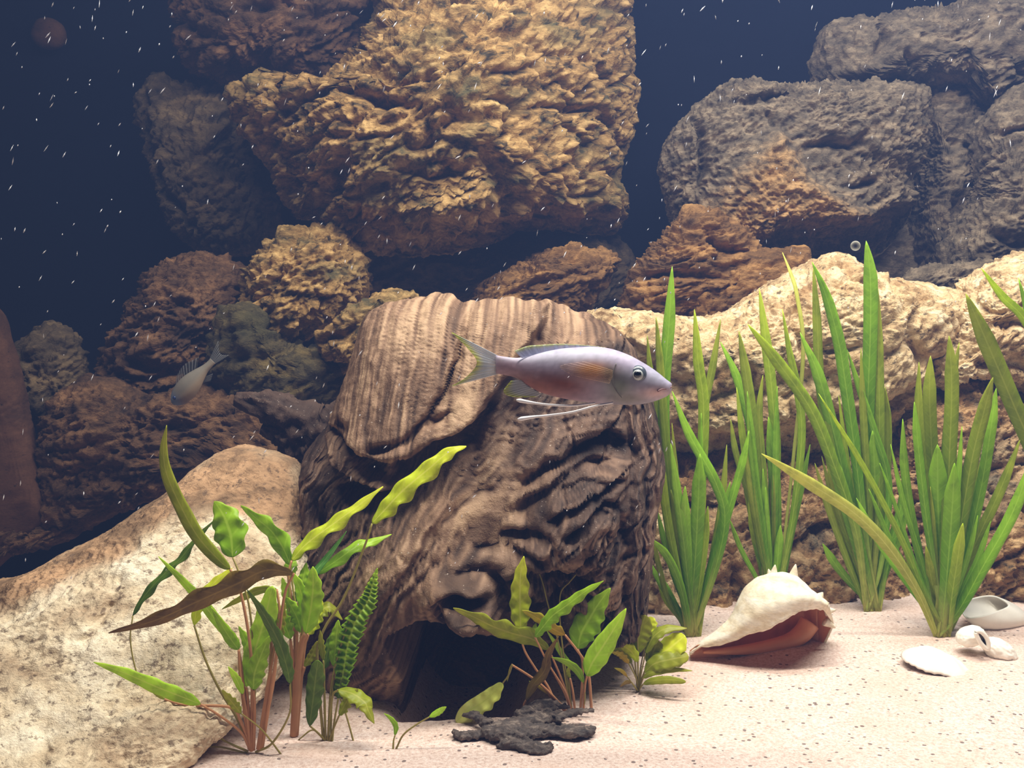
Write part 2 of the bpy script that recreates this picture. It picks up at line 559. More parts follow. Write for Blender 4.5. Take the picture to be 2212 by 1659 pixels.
rock('boulder', [(720, 480), (860, 540), (1080, 520), (1250, 490), (1340, 510), (1370, 600), (1250, 690), (1000, 710), (800, 690), (740, 600)],
     1.01, 0.04, 0.04, dimr, 'shade-darkened rock in the hollow between huge boulder and driftwood', seed=5, group=BG)
rock('boulder', [(1040, 605), (1100, 580), (1180, 545), (1260, 538), (1335, 550), (1320, 605), (1240, 670), (1100, 700), (1000, 670)],
     0.92, 0.045, 0.05, rust, 'flat rust-brown wedge of rock just above the stump top', seed=6, group=BG, tilt=0.3)
rock('boulder', [(690, 735), (740, 690), (790, 652), (850, 630), (900, 640), (850, 700), (800, 790), (730, 787), (700, 768)],
     0.82, 0.03, 0.04, ochre, 'small ochre rock wedged behind the left shoulder of the stump', seed=7, group=BG, level=6, mid=0.006,
     creases=[([(700, 740), (760, 720), (790, 700)], 8, 0.014), ([(800, 690), (830, 650)], 8, 0.01)])
rock('boulder', [(470, 700), (540, 655), (620, 735), (700, 765), (760, 790), (760, 850), (640, 900), (520, 870), (450, 800)],
     0.83, 0.03, 0.05, moss, 'dark mossy rock below the ochre lump, left of the stump', seed=8, group=BG, level=6)
rock('boulder', [(225, 770), (300, 650), (350, 570), (440, 550), (525, 590), (535, 660), (500, 710), (480, 790), (430, 860), (330, 900), (235, 880)],
     0.88, 0.05, 0.06, brown, 'reddish-brown pitted boulder behind the small fish', seed=9, group=BG, mid=0.009, fine=0.0045, finef=130, tilt=0.5,
     creases=[([(310, 760), (350, 780), (400, 785)], 9, 0.018), ([(300, 800), (370, 800), (430, 790)], 6, 0.01)])
rock('boulder', [(100, 900), (160, 830), (240, 820), (330, 850), (430, 830), (520, 850), (620, 900), (690, 960), (660, 1020), (500, 1012), (400, 1052),
                 (250, 1112), (100, 1165), (90, 1060)], 0.83, 0.05, 0.07, brown, 'long brown slab with flat lower face above the dark gap', seed=10, group=BG,
     mid=0.007, fine=0.004, center=(330, 980), tilt=0.4, regions=[([(300, 900), (480, 880), (640, 920), (640, 1000), (400, 1040), (120, 1150), (160, 1080)], 20, -0.008)])
rock('boulder', [(35, 765), (90, 700), (150, 710), (180, 780), (200, 860), (150, 910), (110, 930), (60, 880), (40, 820)],
     0.86, 0.035, 0.05, dimr, 'knobbly brown rock at the left edge beside the pitted boulder', seed=11, group=BG, level=6, mid=0.008)
rock('boulder', [(-150, 560), (-20, 650), (18, 740), (55, 900), (92, 1060), (80, 1150), (-150, 1260)],
     0.80, 0.014, 0.05, smoothb, 'smooth brown slab added as a side-glass reflection at the left edge', seed=12, group=BG, level=6, mid=0.001, fine=0.0005, low=0.004, nod=0.0004)  # solid slab made up in place of a reflection in the side glass
rock('boulder', [(-60, 1130), (50, 1105), (170, 1118), (165, 1165), (60, 1195), (-60, 1215)],
     0.81, 0.02, 0.03, brown, 'low brown rubble rock below the smooth reflection slab', seed=13, group=BG, level=6, mid=0.006)
rock('round_knob', [(72, 70), (85, 45), (110, 40), (135, 55), (142, 85), (125, 105), (95, 105), (76, 92)],
     1.062, 0.012, 0.012, smoothb, 'round dull reddish knob put high on the dark left side', seed=14, level=5, low=0.002, mid=0.0006, fine=0.0003, nod=0, cat='round_knob')  # suction-cup-like blob on the back panel, modelled like a rock

# right-hand group of the background
rock('boulder', [(1440, 300), (1480, 250), (1560, 190), (1620, 178), (1700, 190), (1800, 185), (1900, 180), (1988, 200), (1980, 330), (1955, 390), (1968, 430),
                 (1960, 480), (1880, 560), (1700, 570), (1560, 560), (1480, 520), (1440, 440), (1420, 360)],
     0.95, 0.06, 0.07, greytan, 'broad grey boulder with a tan ridge above the pale rocks', level=8, seed=15, group=BG, tilt=0.5, stretch=1.6,
     mid=0.004, fine=0.002, low=0.008, e=0.7, nod=0.0055, nodf=100,
     patch=[([(1600, 360), (1650, 320), (1700, 410), (1790, 460), (1900, 480), (1740, 520), (1660, 500), (1590, 560), (1480, 540), (1500, 480)], 70)],
     regions=[([(1560, 380), (1640, 300), (1700, 400), (1790, 450), (1880, 480), (1740, 500), (1660, 490), (1590, 540), (1500, 500)], 22, 0.022),
              ([(1740, 505), (1860, 470), (1970, 450), (2000, 580), (1900, 620), (1750, 580)], 18, -0.035),
              ([(1700, 200), (1960, 210), (1960, 380), (1800, 330), (1690, 300)], 22, 0.006)],
     creases=[([(1690, 330), (1800, 325), (1830, 300)], 8, 0.014), ([(1790, 415), (1820, 410), (1850, 395)], 7, 0.014), ([(1480, 260), (1500, 330), (1490, 420)], 8, 0.014),
              ([(1560, 240), (1640, 230), (1700, 210)], 10, 0.016), ([(1640, 300), (1640, 270), (1620, 250)], 8, 0.012)])
rock('boulder', [(1352, 620), (1395, 550), (1440, 500), (1500, 455), (1570, 480), (1640, 540), (1640, 650), (1500, 700), (1352, 700)],
     0.88, 0.04, 0.06, rust, 'rust-orange layered rock in the lower left of the right-hand boulders', seed=16, group=BG, tilt=0.2, stretch=3,
     creases=[([(1370, 600), (1450, 590), (1540, 600)], 6, 0.012), ([(1500, 500), (1540, 540), (1600, 545)], 7, 0.014)])
rock('boulder', [(1500, 640), (1580, 562), (1690, 535), (1760, 570), (1750, 650), (1620, 700), (1500, 700)],
     0.86, 0.03, 0.05, rust, 'small rounded rust rock touching the peak of the pale rock', seed=17, group=BG, level=6, tilt=0.4)
rock('boulder', [(1600, 600), (1750, 520), (1960, 480), (2000, 600), (1920, 680), (1650, 700)], 1.0, 0.035, 0.05, grey,
     'shaded grey rock under the overhang of the broad grey boulder', seed=18, group=BG, level=6)
rock('boulder', [(1985, 190), (2060, 165), (2112, 230), (2120, 330), (2085, 480), (2045, 600), (1980, 610), (1955, 500), (1962, 420), (1975, 330)],
     0.985, 0.04, 0.05, grey, 'tall grey column of rock right of the broad grey boulder', seed=19, group=BG, tilt=0.2, stretch=2, mid=0.004, nod=0.005,
     creases=[([(2000, 310), (2060, 320), (2090, 340)], 8, 0.01), ([(2020, 420), (2040, 480), (2020, 560)], 12, 0.012)])
rock('boulder', [(2110, 330), (2130, 240), (2230, 180), (2320, 300), (2320, 560), (2200, 610), (2060, 600), (2040, 560), (2070, 480), (2108, 420)],
     0.93, 0.05, 0.07, grey, 'grey-brown boulder cut by the right edge of the picture', seed=20, group=BG, tilt=0.3, stretch=2, mid=0.004, nod=0.006,
     creases=[([(2110, 300), (2180, 290), (2230, 260)], 8, 0.012), ([(2080, 500), (2150, 530), (2220, 520)], 10, 0.012)])
rock('boulder', [(1750, 165), (1780, 60), (1900, 40), (2050, 20), (2250, -20), (2330, 160), (2240, 200), (2130, 240), (2080, 185), (1950, 192), (1800, 188)],
     0.97, 0.05, 0.06, grey, 'hazy grey ledge of rock across the top right corner', seed=21, group=BG, tilt=0.6, stretch=1.8, mid=0.004, nod=0.006, center=(2030, 120),
     creases=[([(1860, 70), (1880, 110), (1850, 150)], 9, 0.012), ([(2130, 130), (2150, 170), (2180, 175)], 8, 0.012), ([(1910, 130), (1940, 165)], 7, 0.012)])
rock('boulder', [(1930, 630), (1980, 580), (2060, 568), (2145, 580), (2140, 650), (2000, 660)], 0.88, 0.02, 0.04, grey,
     'low grey rock peeping out behind the two pale rocks', seed=22, group=BG, level=6, mid=0.005)

# pale foreground rocks
pale = rock_mat('pale_rock', (250, 230, 192), (222, 192, 146), (128, 98, 66), scale=62, tilt=-0.5, stretch=1.3, bump=0.9, bdist=0.005,
                patch=(176, 134, 88), pits=(0.57, 0.65), pitcol=(64, 54, 44), pitscale=150)
paleb = rock_mat('tan_rock', (230, 192, 142), (178, 138, 94), (96, 80, 60), scale=60, tilt=-0.5, stretch=1.6, bump=1.0, bdist=0.006,
                 patch=(128, 124, 106), pits=(0.54, 0.64), pitcol=(54, 50, 44), pitscale=150)
leftm = rock_mat('cream_rock', (250, 236, 210), (228, 208, 176), (176, 148, 118), scale=30, tilt=-0.7, stretch=1.6, bump=0.8, bdist=0.004,
                 patch=(196, 152, 112), patch_attr=True, pits=(0.54, 0.64), pitcol=(112, 92, 76), pitscale=200)
FG = 'pale rocks resting on the sand behind the grass'
rock('rock', [(1255, 684), (1350, 670), (1450, 678), (1540, 678), (1610, 637), (1700, 590), (1770, 553), (1815, 549), (1860, 582), (1900, 592), (1960, 605),
              (2020, 613), (2080, 640), (2065, 720), (2015, 800), (1960, 900), (1900, 960), (1750, 1000), (1550, 990), (1400, 960), (1300, 900), (1250, 780)],
     0.82, 0.075, 0.08, pale, 'long pale peaked rock behind the grass', level=8, seed=30, e=0.75, low=0.01, mid=0.004, midf=30, fine=0.0015, finef=120, tilt=0.5, nod=0.0035, nodf=110,
     stretch=1.5, lumps=0.005, lumpf=18, group=FG, center=(1660, 790),
     creases=[([(1690, 850), (1760, 880), (1860, 860), (1950, 820)], 14, 0.018), ([(1930, 640), (1900, 720), (1930, 780)], 12, 0.014),
              ([(1560, 760), (1600, 820), (1580, 900)], 12, 0.012), ([(1680, 620), (1660, 700), (1700, 760)], 12, 0.012)],
     regions=[([(1400, 920), (1600, 905), (1800, 890), (1950, 870), (1960, 1020), (1400, 1020)], 30, -0.02),
              ([(1270, 690), (1520, 695), (1700, 620), (1800, 580), (1900, 640), (1700, 760), (1500, 800), (1300, 760)], 40, 0.008)])
rock('rock', [(1380, 1150), (1420, 1010), (1550, 950), (1750, 960), (1900, 950), (1955, 1000), (1965, 1200), (1945, 1340), (1800, 1360), (1600, 1375),
              (1420, 1380), (1380, 1290)], 0.80, 0.05, 0.08, paleb, 'dark-mottled tan rock low behind the grass and whelk shell', level=8, seed=31, e=0.75, Yfun=lambda px, py: 0.81 - (py - 950) * 0.08 / 400,
     mid=0.006, fine=0.002, nod=0.005, lumps=0.006, lumpf=22, tilt=0.5, stretch=1.6, group=FG,
     creases=[([(1400, 1060), (1520, 1080), (1640, 1060)], 14, 0.014), ([(1640, 1180), (1720, 1120), (1840, 1100)], 14, 0.016), ([(1560, 1180), (1560, 1280)], 12, 0.012)])
rock('rock', [(2085, 632), (2130, 592), (2212, 556), (2330, 540), (2360, 800), (2212, 835), (2090, 820), (2015, 835), (1985, 805), (2020, 740), (2062, 682)],
     0.80, 0.05, 0.08, pale, 'pale rock at the right edge, uppermost of its pile', seed=32, level=8, e=0.75, mid=0.004, fine=0.0015, nod=0.0035, nodf=110, group=FG, lumps=0.004,
     creases=[([(2080, 700), (2140, 690), (2212, 720)], 12, 0.014), ([(2050, 780), (2120, 770), (2200, 790)], 12, 0.012)])
rock('rock', [(1950, 900), (2010, 850), (2090, 825), (2212, 822), (2360, 830), (2360, 1350), (2150, 1355), (2000, 1345), (1945, 1250), (1925, 1100)],
     0.785, 0.05, 0.08, paleb, 'rough orange-tan rock behind the grass at the right edge', seed=33, level=8, e=0.75, mid=0.006, fine=0.002, nod=0.006, finef=95,
     Yfun=lambda px, py: 0.80 - (py - 830) * 0.06 / 500, lumps=0.006, lumpf=24,
     tilt=0.4, stretch=1.6, group=FG)
rock('rock', [(1690, 1210), (1760, 1150), (1850, 1150), (1900, 1250), (1895, 1350), (1750, 1350), (1690, 1290)],
     0.752, 0.025, 0.05, brown, 'small brown rock right behind the whelk shell', seed=34, level=6, mid=0.005, group=FG)
rock('rock', [(1378, 1200), (1395, 1130), (1430, 1110), (1470, 1160), (1520, 1260), (1500, 1370), (1400, 1380), (1375, 1290)],
     0.72, 0.03, 0.04, pale, 'small pale rock between the driftwood and the leftmost grass', seed=35, level=6, mid=0.005, group=FG)
rock('rock', [(-160, 1320), (0, 1262), (120, 1202), (220, 1152), (300, 1100), (380, 1050), (425, 1010), (500, 976), (590, 985), (640, 1020), (670, 1080),
              (692, 1140), (690, 1250), (650, 1400), (570, 1500), (480, 1580), (380, 1660), (330, 1740), (200, 1850), (-160, 1850)],
     0.6, 0.045, 0.09, leftm, 'big cream rock sloping across the lower left corner', level=8, seed=36, e=0.7, center=(270, 1420),
     Yfun=lambda px, py: 0.64 - (py - 980) * 0.17 / 720, low=0.008, lowf=16, mid=0.0035, midf=50, fine=0.001, finef=150, nod=0.0014, nodf=130, kind='fbm', tilt=0.7, stretch=1.6,
     regions=[([(-200, 1400), (120, 1270), (330, 1140), (430, 1068), (560, 1068), (640, 1115), (655, 1200), (620, 1420), (300, 1900), (-200, 1900)], 26, 0.006)],
     creases=[([(330, 1230), (290, 1290), (250, 1330)], 10, 0.006), ([(190, 1480), (170, 1560), (140, 1620)], 14, 0.006), ([(540, 1480), (560, 1400), (600, 1330)], 14, 0.012)],
     patch=[([(-200, 1290), (120, 1190), (380, 1030), (500, 950), (640, 990), (720, 1200), (650, 1130), (560, 1078), (430, 1078), (330, 1150), (120, 1262), (-200, 1360)], 34),
            ])

# ---------------------------------------------------------------- driftwood stump
def wood_mat():
    t = NT('driftwood')
    g1 = t.attr('grain').outputs['Fac']
    g2 = t.attr('fibre').outputs['Fac']
    obj = t.coords('Object')
    blot = t.noise(obj, 22, 4, 0.6)
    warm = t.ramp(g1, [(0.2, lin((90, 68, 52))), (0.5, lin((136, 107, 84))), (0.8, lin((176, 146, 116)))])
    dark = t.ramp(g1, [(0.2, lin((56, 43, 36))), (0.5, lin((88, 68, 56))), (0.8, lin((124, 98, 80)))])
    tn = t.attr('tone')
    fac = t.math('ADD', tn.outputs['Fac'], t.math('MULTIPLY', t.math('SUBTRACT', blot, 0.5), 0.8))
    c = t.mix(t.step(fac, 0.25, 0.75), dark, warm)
    c = t.mix(0.55, c, t.ramp(g2, [(0.25, (0.45, 0.42, 0.4, 1)), (0.62, (1, 1, 1, 1))]), 'MULTIPLY')
    sp = t.noise(obj, 520, 2, 0.8)
    c = t.mix(t.math('MULTIPLY', t.step(sp, 0.66, 0.74), 0.5), c, lin((206, 190, 176)))
    t.l.new(c, t.b.inputs['Base Color'])
    t.b.inputs['Roughness'].default_value = 0.75; t.b.inputs['Specular IOR Level'].default_value = 0.25
    fn = t.noise(obj, 300, 4, 0.7)
    t.bump(fn, 0.5, 0.002)
    return t.m


WOOD = wood_mat()


def driftwood():
    outline = [(800, 690), (845, 653), (900, 643), (960, 640), (1020, 655), (1110, 648), (1190, 655), (1240, 680), (1300, 700), (1345, 725), (1374, 770),
               (1400, 850), (1418, 940), (1425, 1010), (1408, 1100), (1398, 1200), (1388, 1300), (1392, 1400), (1380, 1500), (1300, 1530), (1150, 1560),
               (1040, 1590), (940, 1590), (880, 1540), (800, 1525), (730, 1500), (700, 1390), (680, 1280), (668, 1180), (660, 1080), (664, 990), (700, 930),
               (742, 870), (772, 790)]
    d, f = ico(8)
    b = catmull(outline, 900, closed=True)
    cx, cy = 1045, 1080
    ang = np.arctan2(-(b[:, 1] - cy), b[:, 0] - cx); rad = np.hypot(b[:, 0] - cx, b[:, 1] - cy)
    o_ = np.argsort(ang); ang, rad = ang[o_], rad[o_]
    ang = np.concatenate([ang[-3:] - 2 * math.pi, ang, ang[:3] + 2 * math.pi]); rad = np.concatenate([rad[-3:], rad, rad[:3]])
    phi = np.arctan2(d[:, 2], d[:, 0]); R = np.interp(phi, ang, rad)
    ca = -d[:, 1]; sa = np.sqrt(np.maximum(0, 1 - ca ** 2))
    e = 0.62
    rho = sa ** e; dep = np.sign(ca) * np.abs(ca) ** e
    px = cx + rho * R * np.cos(phi); py = cy - rho * R * np.sin(phi)
    # ragged sawn top
    n_top = perlin(np.stack([px / 26, 0 * px, 0 * px + 4], -1), 3)
    py = py + np.where(py < 760, n_top * 9 * smooth(0.8, 1.0, rho) * smooth(760, 660, py), 0)
    Yc = 0.655 - 0.055 * smooth(800, 1300, py)
    v = P(px, py, Yc)
    v[:, 1] -= np.where(dep > 0, 0.062 * dep, 0.07 * dep)
    front = smooth(-0.1, 0.3, dep)
    z0 = np.zeros(len(px))
    w1 = fbm(np.stack([px / 90, py / 90, z0], -1), 3, 41)
    w2 = fbm(np.stack([px / 90, py / 90, z0 + 8], -1), 3, 42)
    X = px + 22 * w1; Y_ = py + 22 * w2
    dy = np.zeros(len(px))

    def region(poly, soft, amt):
        nonlocal dy
        m = smooth(-soft, soft, poly_sd(X, Y_, poly)); dy -= amt * m
        return m

    def crease(pts, w, dp):
        nonlocal dy
        dd, t = seg_dist(X, Y_, pts); dy += dp * np.clip(4 * t * (1 - t) + 0.3, 0, 1) * np.exp(-(dd / w) ** 2)

    def bump(bx, by, rx, ry, rot, amt):
        nonlocal dy
        c_, s_ = math.cos(rot), math.sin(rot)
        ux = ((X - bx) * c_ + (Y_ - by) * s_) / rx; uy = (-(X - bx) * s_ + (Y_ - by) * c_) / ry
        dy -= amt * np.exp(-(ux * ux + uy * uy))

    plate = region([(790, 600), (850, 600), (960, 600), (1200, 600), (1180, 680), (1120, 750), (1085, 810), (1050, 850), (1010, 885), (940, 930), (880, 952),
                    (800, 928), (742, 885), (730, 800), (760, 690)], 9, 0.020)
    dy -= 0.016 * plate * smooth(650, 930, py)                       # the plate leans out towards its lower edge
    region([(738, 880), (800, 926), (880, 950), (893, 990), (862, 1012), (800, 992), (752, 965), (732, 915)], 8, 0.020)
    crease([(745, 890), (800, 930), (880, 950), (950, 925)], 9, 0.012)
    bump(775, 890, 18, 14, 0.5, -0.014); bump(860, 912, 26, 9, -0.2, -0.012); bump(835, 962, 34, 16, 0.5, -0.016); bump(880, 975, 14, 10, 0, -0.01)
    crease([(890, 905), (920, 900), (960, 860), (985, 790), (1010, 720), (1028, 655)], 5, 0.010)
    crease([(900, 905), (945, 880), (1000, 840)], 5, 0.006)
    region([(900, 965), (1000, 895), (1065, 850), (1030, 930), (960, 990), (890, 1035), (800, 1052), (768, 1020), (800, 1003), (870, 1016)], 14, -0.022)
    bump(700, 1010, 22, 110, 0.1, 0.012); bump(715, 1095, 20, 40, 0, -0.016); bump(690, 1200, 20, 60, 0, -0.006)
    bump(960, 1060, 60, 170, 0.62, 0.014); bump(840, 1240, 60, 170, 0.4, 0.014)
    crease([(1060, 960), (960, 1090), (880, 1200), (800, 1330)], 16, 0.006)
    # twisted right-hand mass
    bump(1250, 970, 130, 110, -.3, 0.030); bump(1270, 1130, 110, 130, 0, 0.022); bump(1180, 1100, 120, 60, -.6, 0.014)
    crease([(1130, 1010), (1165, 960), (1215, 925), (1290, 905), (1340, 930)], 11, 0.016)
    crease([(1120, 1050), (1170, 1000), (1230, 985), (1290, 985)], 9, 0.010)
    bump(1270, 950, 50, 26, -.2, -0.022); bump(1225, 962, 36, 12, -.4, -0.010); bump(1300, 915, 26, 12, .3, -0.008)
    crease([(1077, 1092), (1140, 1083), (1175, 1088)], 9, 0.018); crease([(1174, 1060), (1208, 1035), (1275, 1003), (1320, 985)], 7, 0.018)
    crease([(1208, 1088), (1233, 1060), (1284, 1022), (1310, 1030)], 7, 0.016); crease([(1090, 1040), (1150, 1030), (1210, 1000)], 8, 0.006)
    crease([(1030, 1120), (1100, 1115), (1170, 1125), (1200, 1100)], 9, 0.010); crease([(1310, 1030), (1316, 1100), (1290, 1160)], 8, 0.014)
    crease([(1100, 1180), (1180, 1160), (1270, 1180)], 8, 0.010); crease([(1180, 1160), (1200, 1240), (1190, 1310)], 8, 0.012)
    crease([(1060, 1150), (1100, 1220), (1090, 1290)], 9, 0.012); crease([(1240, 1180), (1270, 1250), (1330, 1300)], 8, 0.010)
    crease([(1325, 840), (1345, 950), (1325, 1080), (1335, 1280)], 10, 0.012); crease([(1375, 900), (1372, 1050), (1360, 1200)], 9, 0.008)
    bump(1150, 720, 30, 14, .5, -0.004); bump(1230, 760, 60, 30, .2, 0.006); bump(1340, 770, 26, 60, 0, 0.006)
    # knot with its hole
    bump(1020, 1215, 70, 52, 0, 0.026); bump(1022, 1210, 36, 12, 0.05, -0.045); bump(1030, 1250, 52, 22, .1, 0.012); bump(962, 1192, 18, 30, .3, 0.008)
    crease([(972, 1215), (975, 1240), (985, 1262)], 6, 0.012); crease([(985, 1170), (1050, 1160), (1090, 1190), (1085, 1250)], 8, 0.012)
    # hollow under the log
    cave = smooth(-10, 10, poly_sd(px + 8 * w1, py + 8 * w2, [(868, 1300), (925, 1270), (985, 1268), (1060, 1296), (1150, 1318), (1280, 1330), (1372, 1345), (1440, 1420),
                                         (1440, 1640), (900, 1640), (908, 1515), (896, 1440), (901, 1385), (888, 1345)]))
    right = smooth(1080, 1300, px)
    dy += cave * (0.118 - 0.03 * right)
    # weathered grain: flow lines run down the plate, diagonally down the slope, swirl round the right mass
    A_plate = np.clip(plate * 1.0 + smooth(760, 700, py), 0, 1)
    W_right = smooth(1090, 1190, X + 0.35 * (Y_ - 1050)) * smooth(830, 910, Y_) * (1 - A_plate)
    W_col = smooth(1318, 1345, X) * (1 - A_plate)
    W_right = W_right * (1 - W_col)
    W_slope = np.clip(1 - A_plate - W_right - W_col, 0, 1)
    sets = [(A_plate, px * math.cos(0.12) + py * math.sin(0.12) + 6 * w1, py),
            (W_slope, X * 0.84 + Y_ * 0.54 + 14 * w2, -X * 0.54 + Y_ * 0.84),
            (W_right, np.hypot((X - 1300) / 1.15, (Y_ - 1090)) + 26 * w2, np.arctan2(Y_ - 1090, X - 1300) * 200),
            (W_col, X + 14 * w1, Y_)]
    gr1 = np.zeros(len(px)); gr2 = gr1.copy(); gr3 = gr1.copy()
    for k, (w, ac, al) in enumerate(sets):
        gr1 += w * fbm(np.stack([ac / 30, al / 330, z0 + k], -1), 3, 51, 0.6, 'ridge')
        gr2 += w * fbm(np.stack([ac / 9, al / 150, z0 + k], -1), 3, 52, 0.65)
        gr3 += w * fbm(np.stack([ac / 60, al / 200, z0 + k], -1), 2, 57, 0.5)
    amp = 0.0012 * A_plate + 0.0042 * (1 - A_plate)
    dy -= amp * gr1 + (0.0022 + 0.0022 * W_slope + 0.0016 * W_right) * gr2
    f1, f2 = worley(np.stack([(X * 0.84 + Y_ * 0.54) / 46, (-X * 0.54 + Y_ * 0.84) / 120, z0], -1), 58)
    crack = (1 - smooth(0.0, 0.10, f2 - f1)) * (0.25 * W_slope + W_right + 0.6 * W_col)
    dy += 0.006 * crack
    dy -= (0.004 + 0.003 * W_right) * fbm(np.stack([px / 60, py / 60, z0 + 3], -1), 4, 53) * (1 - 0.7 * A_plate)
    v[:, 1] += dy * front
    nr = vnormals(v, f)
    v += nr * (0.0012 * fbm(v * 160, 2, 55))[:, None] + nr * ((1 - front) * 0.008 * fbm(v * 26, 3, 56))[:, None]
    # keep carved parts inside the back of the stump
    back = 0.655 + 0.062
    v[:, 1] = np.where(front > 0.5, np.minimum(v[:, 1], back - 0.008), v[:, 1])
    root = empty('driftwood_stump', P(1050, 1500, 0.63) * np.array([1, 1, 0]))
    o = add_obj('trunk', v, f, WOOD, parent=root)
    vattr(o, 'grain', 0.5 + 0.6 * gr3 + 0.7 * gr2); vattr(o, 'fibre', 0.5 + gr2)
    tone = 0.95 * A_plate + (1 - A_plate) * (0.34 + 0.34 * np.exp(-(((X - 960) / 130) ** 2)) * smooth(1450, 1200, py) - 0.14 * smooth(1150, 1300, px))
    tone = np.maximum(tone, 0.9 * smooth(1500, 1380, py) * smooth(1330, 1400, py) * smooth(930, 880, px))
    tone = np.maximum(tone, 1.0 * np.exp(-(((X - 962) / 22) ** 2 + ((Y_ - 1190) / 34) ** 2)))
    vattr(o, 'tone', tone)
    tag(root, 'big weathered brown driftwood stump with a dark hollow underneath', 'driftwood')
    # broken side roots
    for pts, rads in (([(760, 900), (700, 930), (640, 905), (580, 880), (508, 862)], [34, 44, 38, 30, 12]),
                      ([(720, 960), (660, 965), (610, 940), (565, 925)], [36, 34, 24, 10])):
        c = catmull([list(P(a, b_, 0.70 - 0.0 * i)) for i, (a, b_) in enumerate(pts)], 60)
        r_ = np.interp(np.linspace(0, 1, 60), np.linspace(0, 1, len(rads)), rads) * 0.70 / F_PX
        tv, tf = tube(c, r_, 28)
        k = np.repeat(np.arange(60), 28); s = np.tile(np.arange(28), 60)
        cc = c[k]; dirv = tv - cc
        n = fbm(np.stack([k / 14.0, np.cos(s / 28 * 6.283) * 2.4, np.sin(s / 28 * 6.283) * 2.4], -1), 3, 61, 0.6, 'ridge')
        n = n + 0.5 * fbm(np.stack([k / 5.0, np.cos(s / 28 * 6.283) * 5, np.sin(s / 28 * 6.283) * 5], -1), 2, 63)
        tv = cc + dirv * (0.8 + 0.7 * n)[:, None]
        ro = add_obj('root', tv, tf, WOOD, parent=root)
        vattr(ro, 'grain', 0.2 + 0.3 * n); vattr(ro, 'fibre', 0.5 + 0.5 * n); vattr(ro, 'tone', np.full(len(tv), 0.0))


driftwood()

# ---------------------------------------------------------------- leaves
def leaf_mat(name, base, tip, rib, transl=0.45, mott=None, rough=0.35, mid=None):
    base, tip, rib = [[min(255, q * 1.16) for q in c] for c in (base, tip, rib)]
    t = NT(name)
    a = t.attr('lf'); sp = t.new('ShaderNodeSeparateXYZ'); t.l.new(a.outputs['Vector'], sp.inputs[0])
    if mid:
        c = t.ramp(sp.outputs[0], [(0.02, lin(base)), (0.30, lin(mid)), (0.95, lin(tip))])
    else:
        c = t.mix(sp.outputs[0], lin(base), lin(tip))
    n = t.noise(t.coords('Object'), 130, 4, 0.6)
    c = t.mix(t.math('MULTIPLY', t.step(n, 0.4, 0.7), 0.45), c, lin(mott or [q * 0.72 for q in base]))
    ac = t.math('ABSOLUTE', sp.outputs[1])
    c = t.mix(t.math('MULTIPLY', t.math('SUBTRACT', 1.0, t.step(ac, 0.03, 0.13)), 0.55), c, lin(rib))
    # side veins slant off the midrib
    w = t.math('SINE', t.math('ADD', t.math('MULTIPLY', sp.outputs[2], 1.0), t.math('MULTIPLY', ac, -5.0)))
    c = t.mix(t.math('MULTIPLY', t.step(w, 0.75, 1.0), 0.18), c, lin(rib))
    t.l.new(c, t.b.inputs['Base Color'])
    t.b.inputs['Roughness'].default_value = rough; t.b.inputs['Specular IOR Level'].default_value = 0.3
    tr = t.new('ShaderNodeBsdfTranslucent'); t.l.new(c, tr.inputs[0])
    mx = t.new('ShaderNodeMixShader'); mx.inputs[0].default_value = transl
    t.l.new(t.b.outputs[0], mx.inputs[1]); t.l.new(tr.outputs[0], mx.inputs[2]); t.l.new(mx.outputs[0], t.out.inputs[0])
    return t.m


LM = {
    'green': leaf_mat('leaf_green', (138, 180, 40), (172, 202, 58), (196, 218, 100), 0.5),
    'bright': leaf_mat('leaf_bright', (168, 206, 56), (192, 220, 78), (210, 232, 124), 0.5),
    'yellow': leaf_mat('leaf_yellow', (190, 206, 44), (212, 218, 70), (222, 230, 120), 0.5),
    'olive': leaf_mat('leaf_olive', (146, 160, 42), (164, 166, 56), (186, 184, 92), 0.5),
    'dark': leaf_mat('leaf_dark', (90, 122, 40), (112, 138, 50), (146, 162, 80), 0.5),
    'blue': leaf_mat('leaf_bluish', (100, 166, 70), (136, 190, 104), (170, 212, 140), 0.5),
    'brown': leaf_mat('leaf_brown', (120, 104, 40), (112, 84, 40), (148, 126, 62), 0.3, (70, 54, 28)),
    'amber': leaf_mat('leaf_amber', (176, 150, 44), (170, 170, 50), (200, 178, 84)),
    'pale': leaf_mat('leaf_pale', (210, 220, 110), (222, 228, 140), (196, 206, 96)),
    'grass': leaf_mat('grass_green', (190, 188, 108), (164, 202, 62), (180, 210, 88), 0.55, (116, 162, 40), mid=(132, 190, 42)),
    'grassy': leaf_mat('grass_yellowish', (190, 190, 108), (194, 210, 70), (204, 218, 102), 0.55, (136, 168, 48), mid=(156, 196, 48)),
    'grasso': leaf_mat('grass_olive', (184, 184, 98), (172, 182, 66), (182, 192, 88), 0.55, (120, 144, 42), mid=(140, 174, 48)),
    'grassp': leaf_mat('grass_pale', (186, 192, 98), (220, 222, 120), (222, 226, 142), 0.55, (180, 188, 86), mid=(204, 212, 100)),
}
STALK = plain_mat('leaf_stalk_pinkish', (196, 142, 100), 0.5, 0.3)
STALKG = plain_mat('leaf_stalk_olive', (158, 146, 74), 0.5, 0.3)


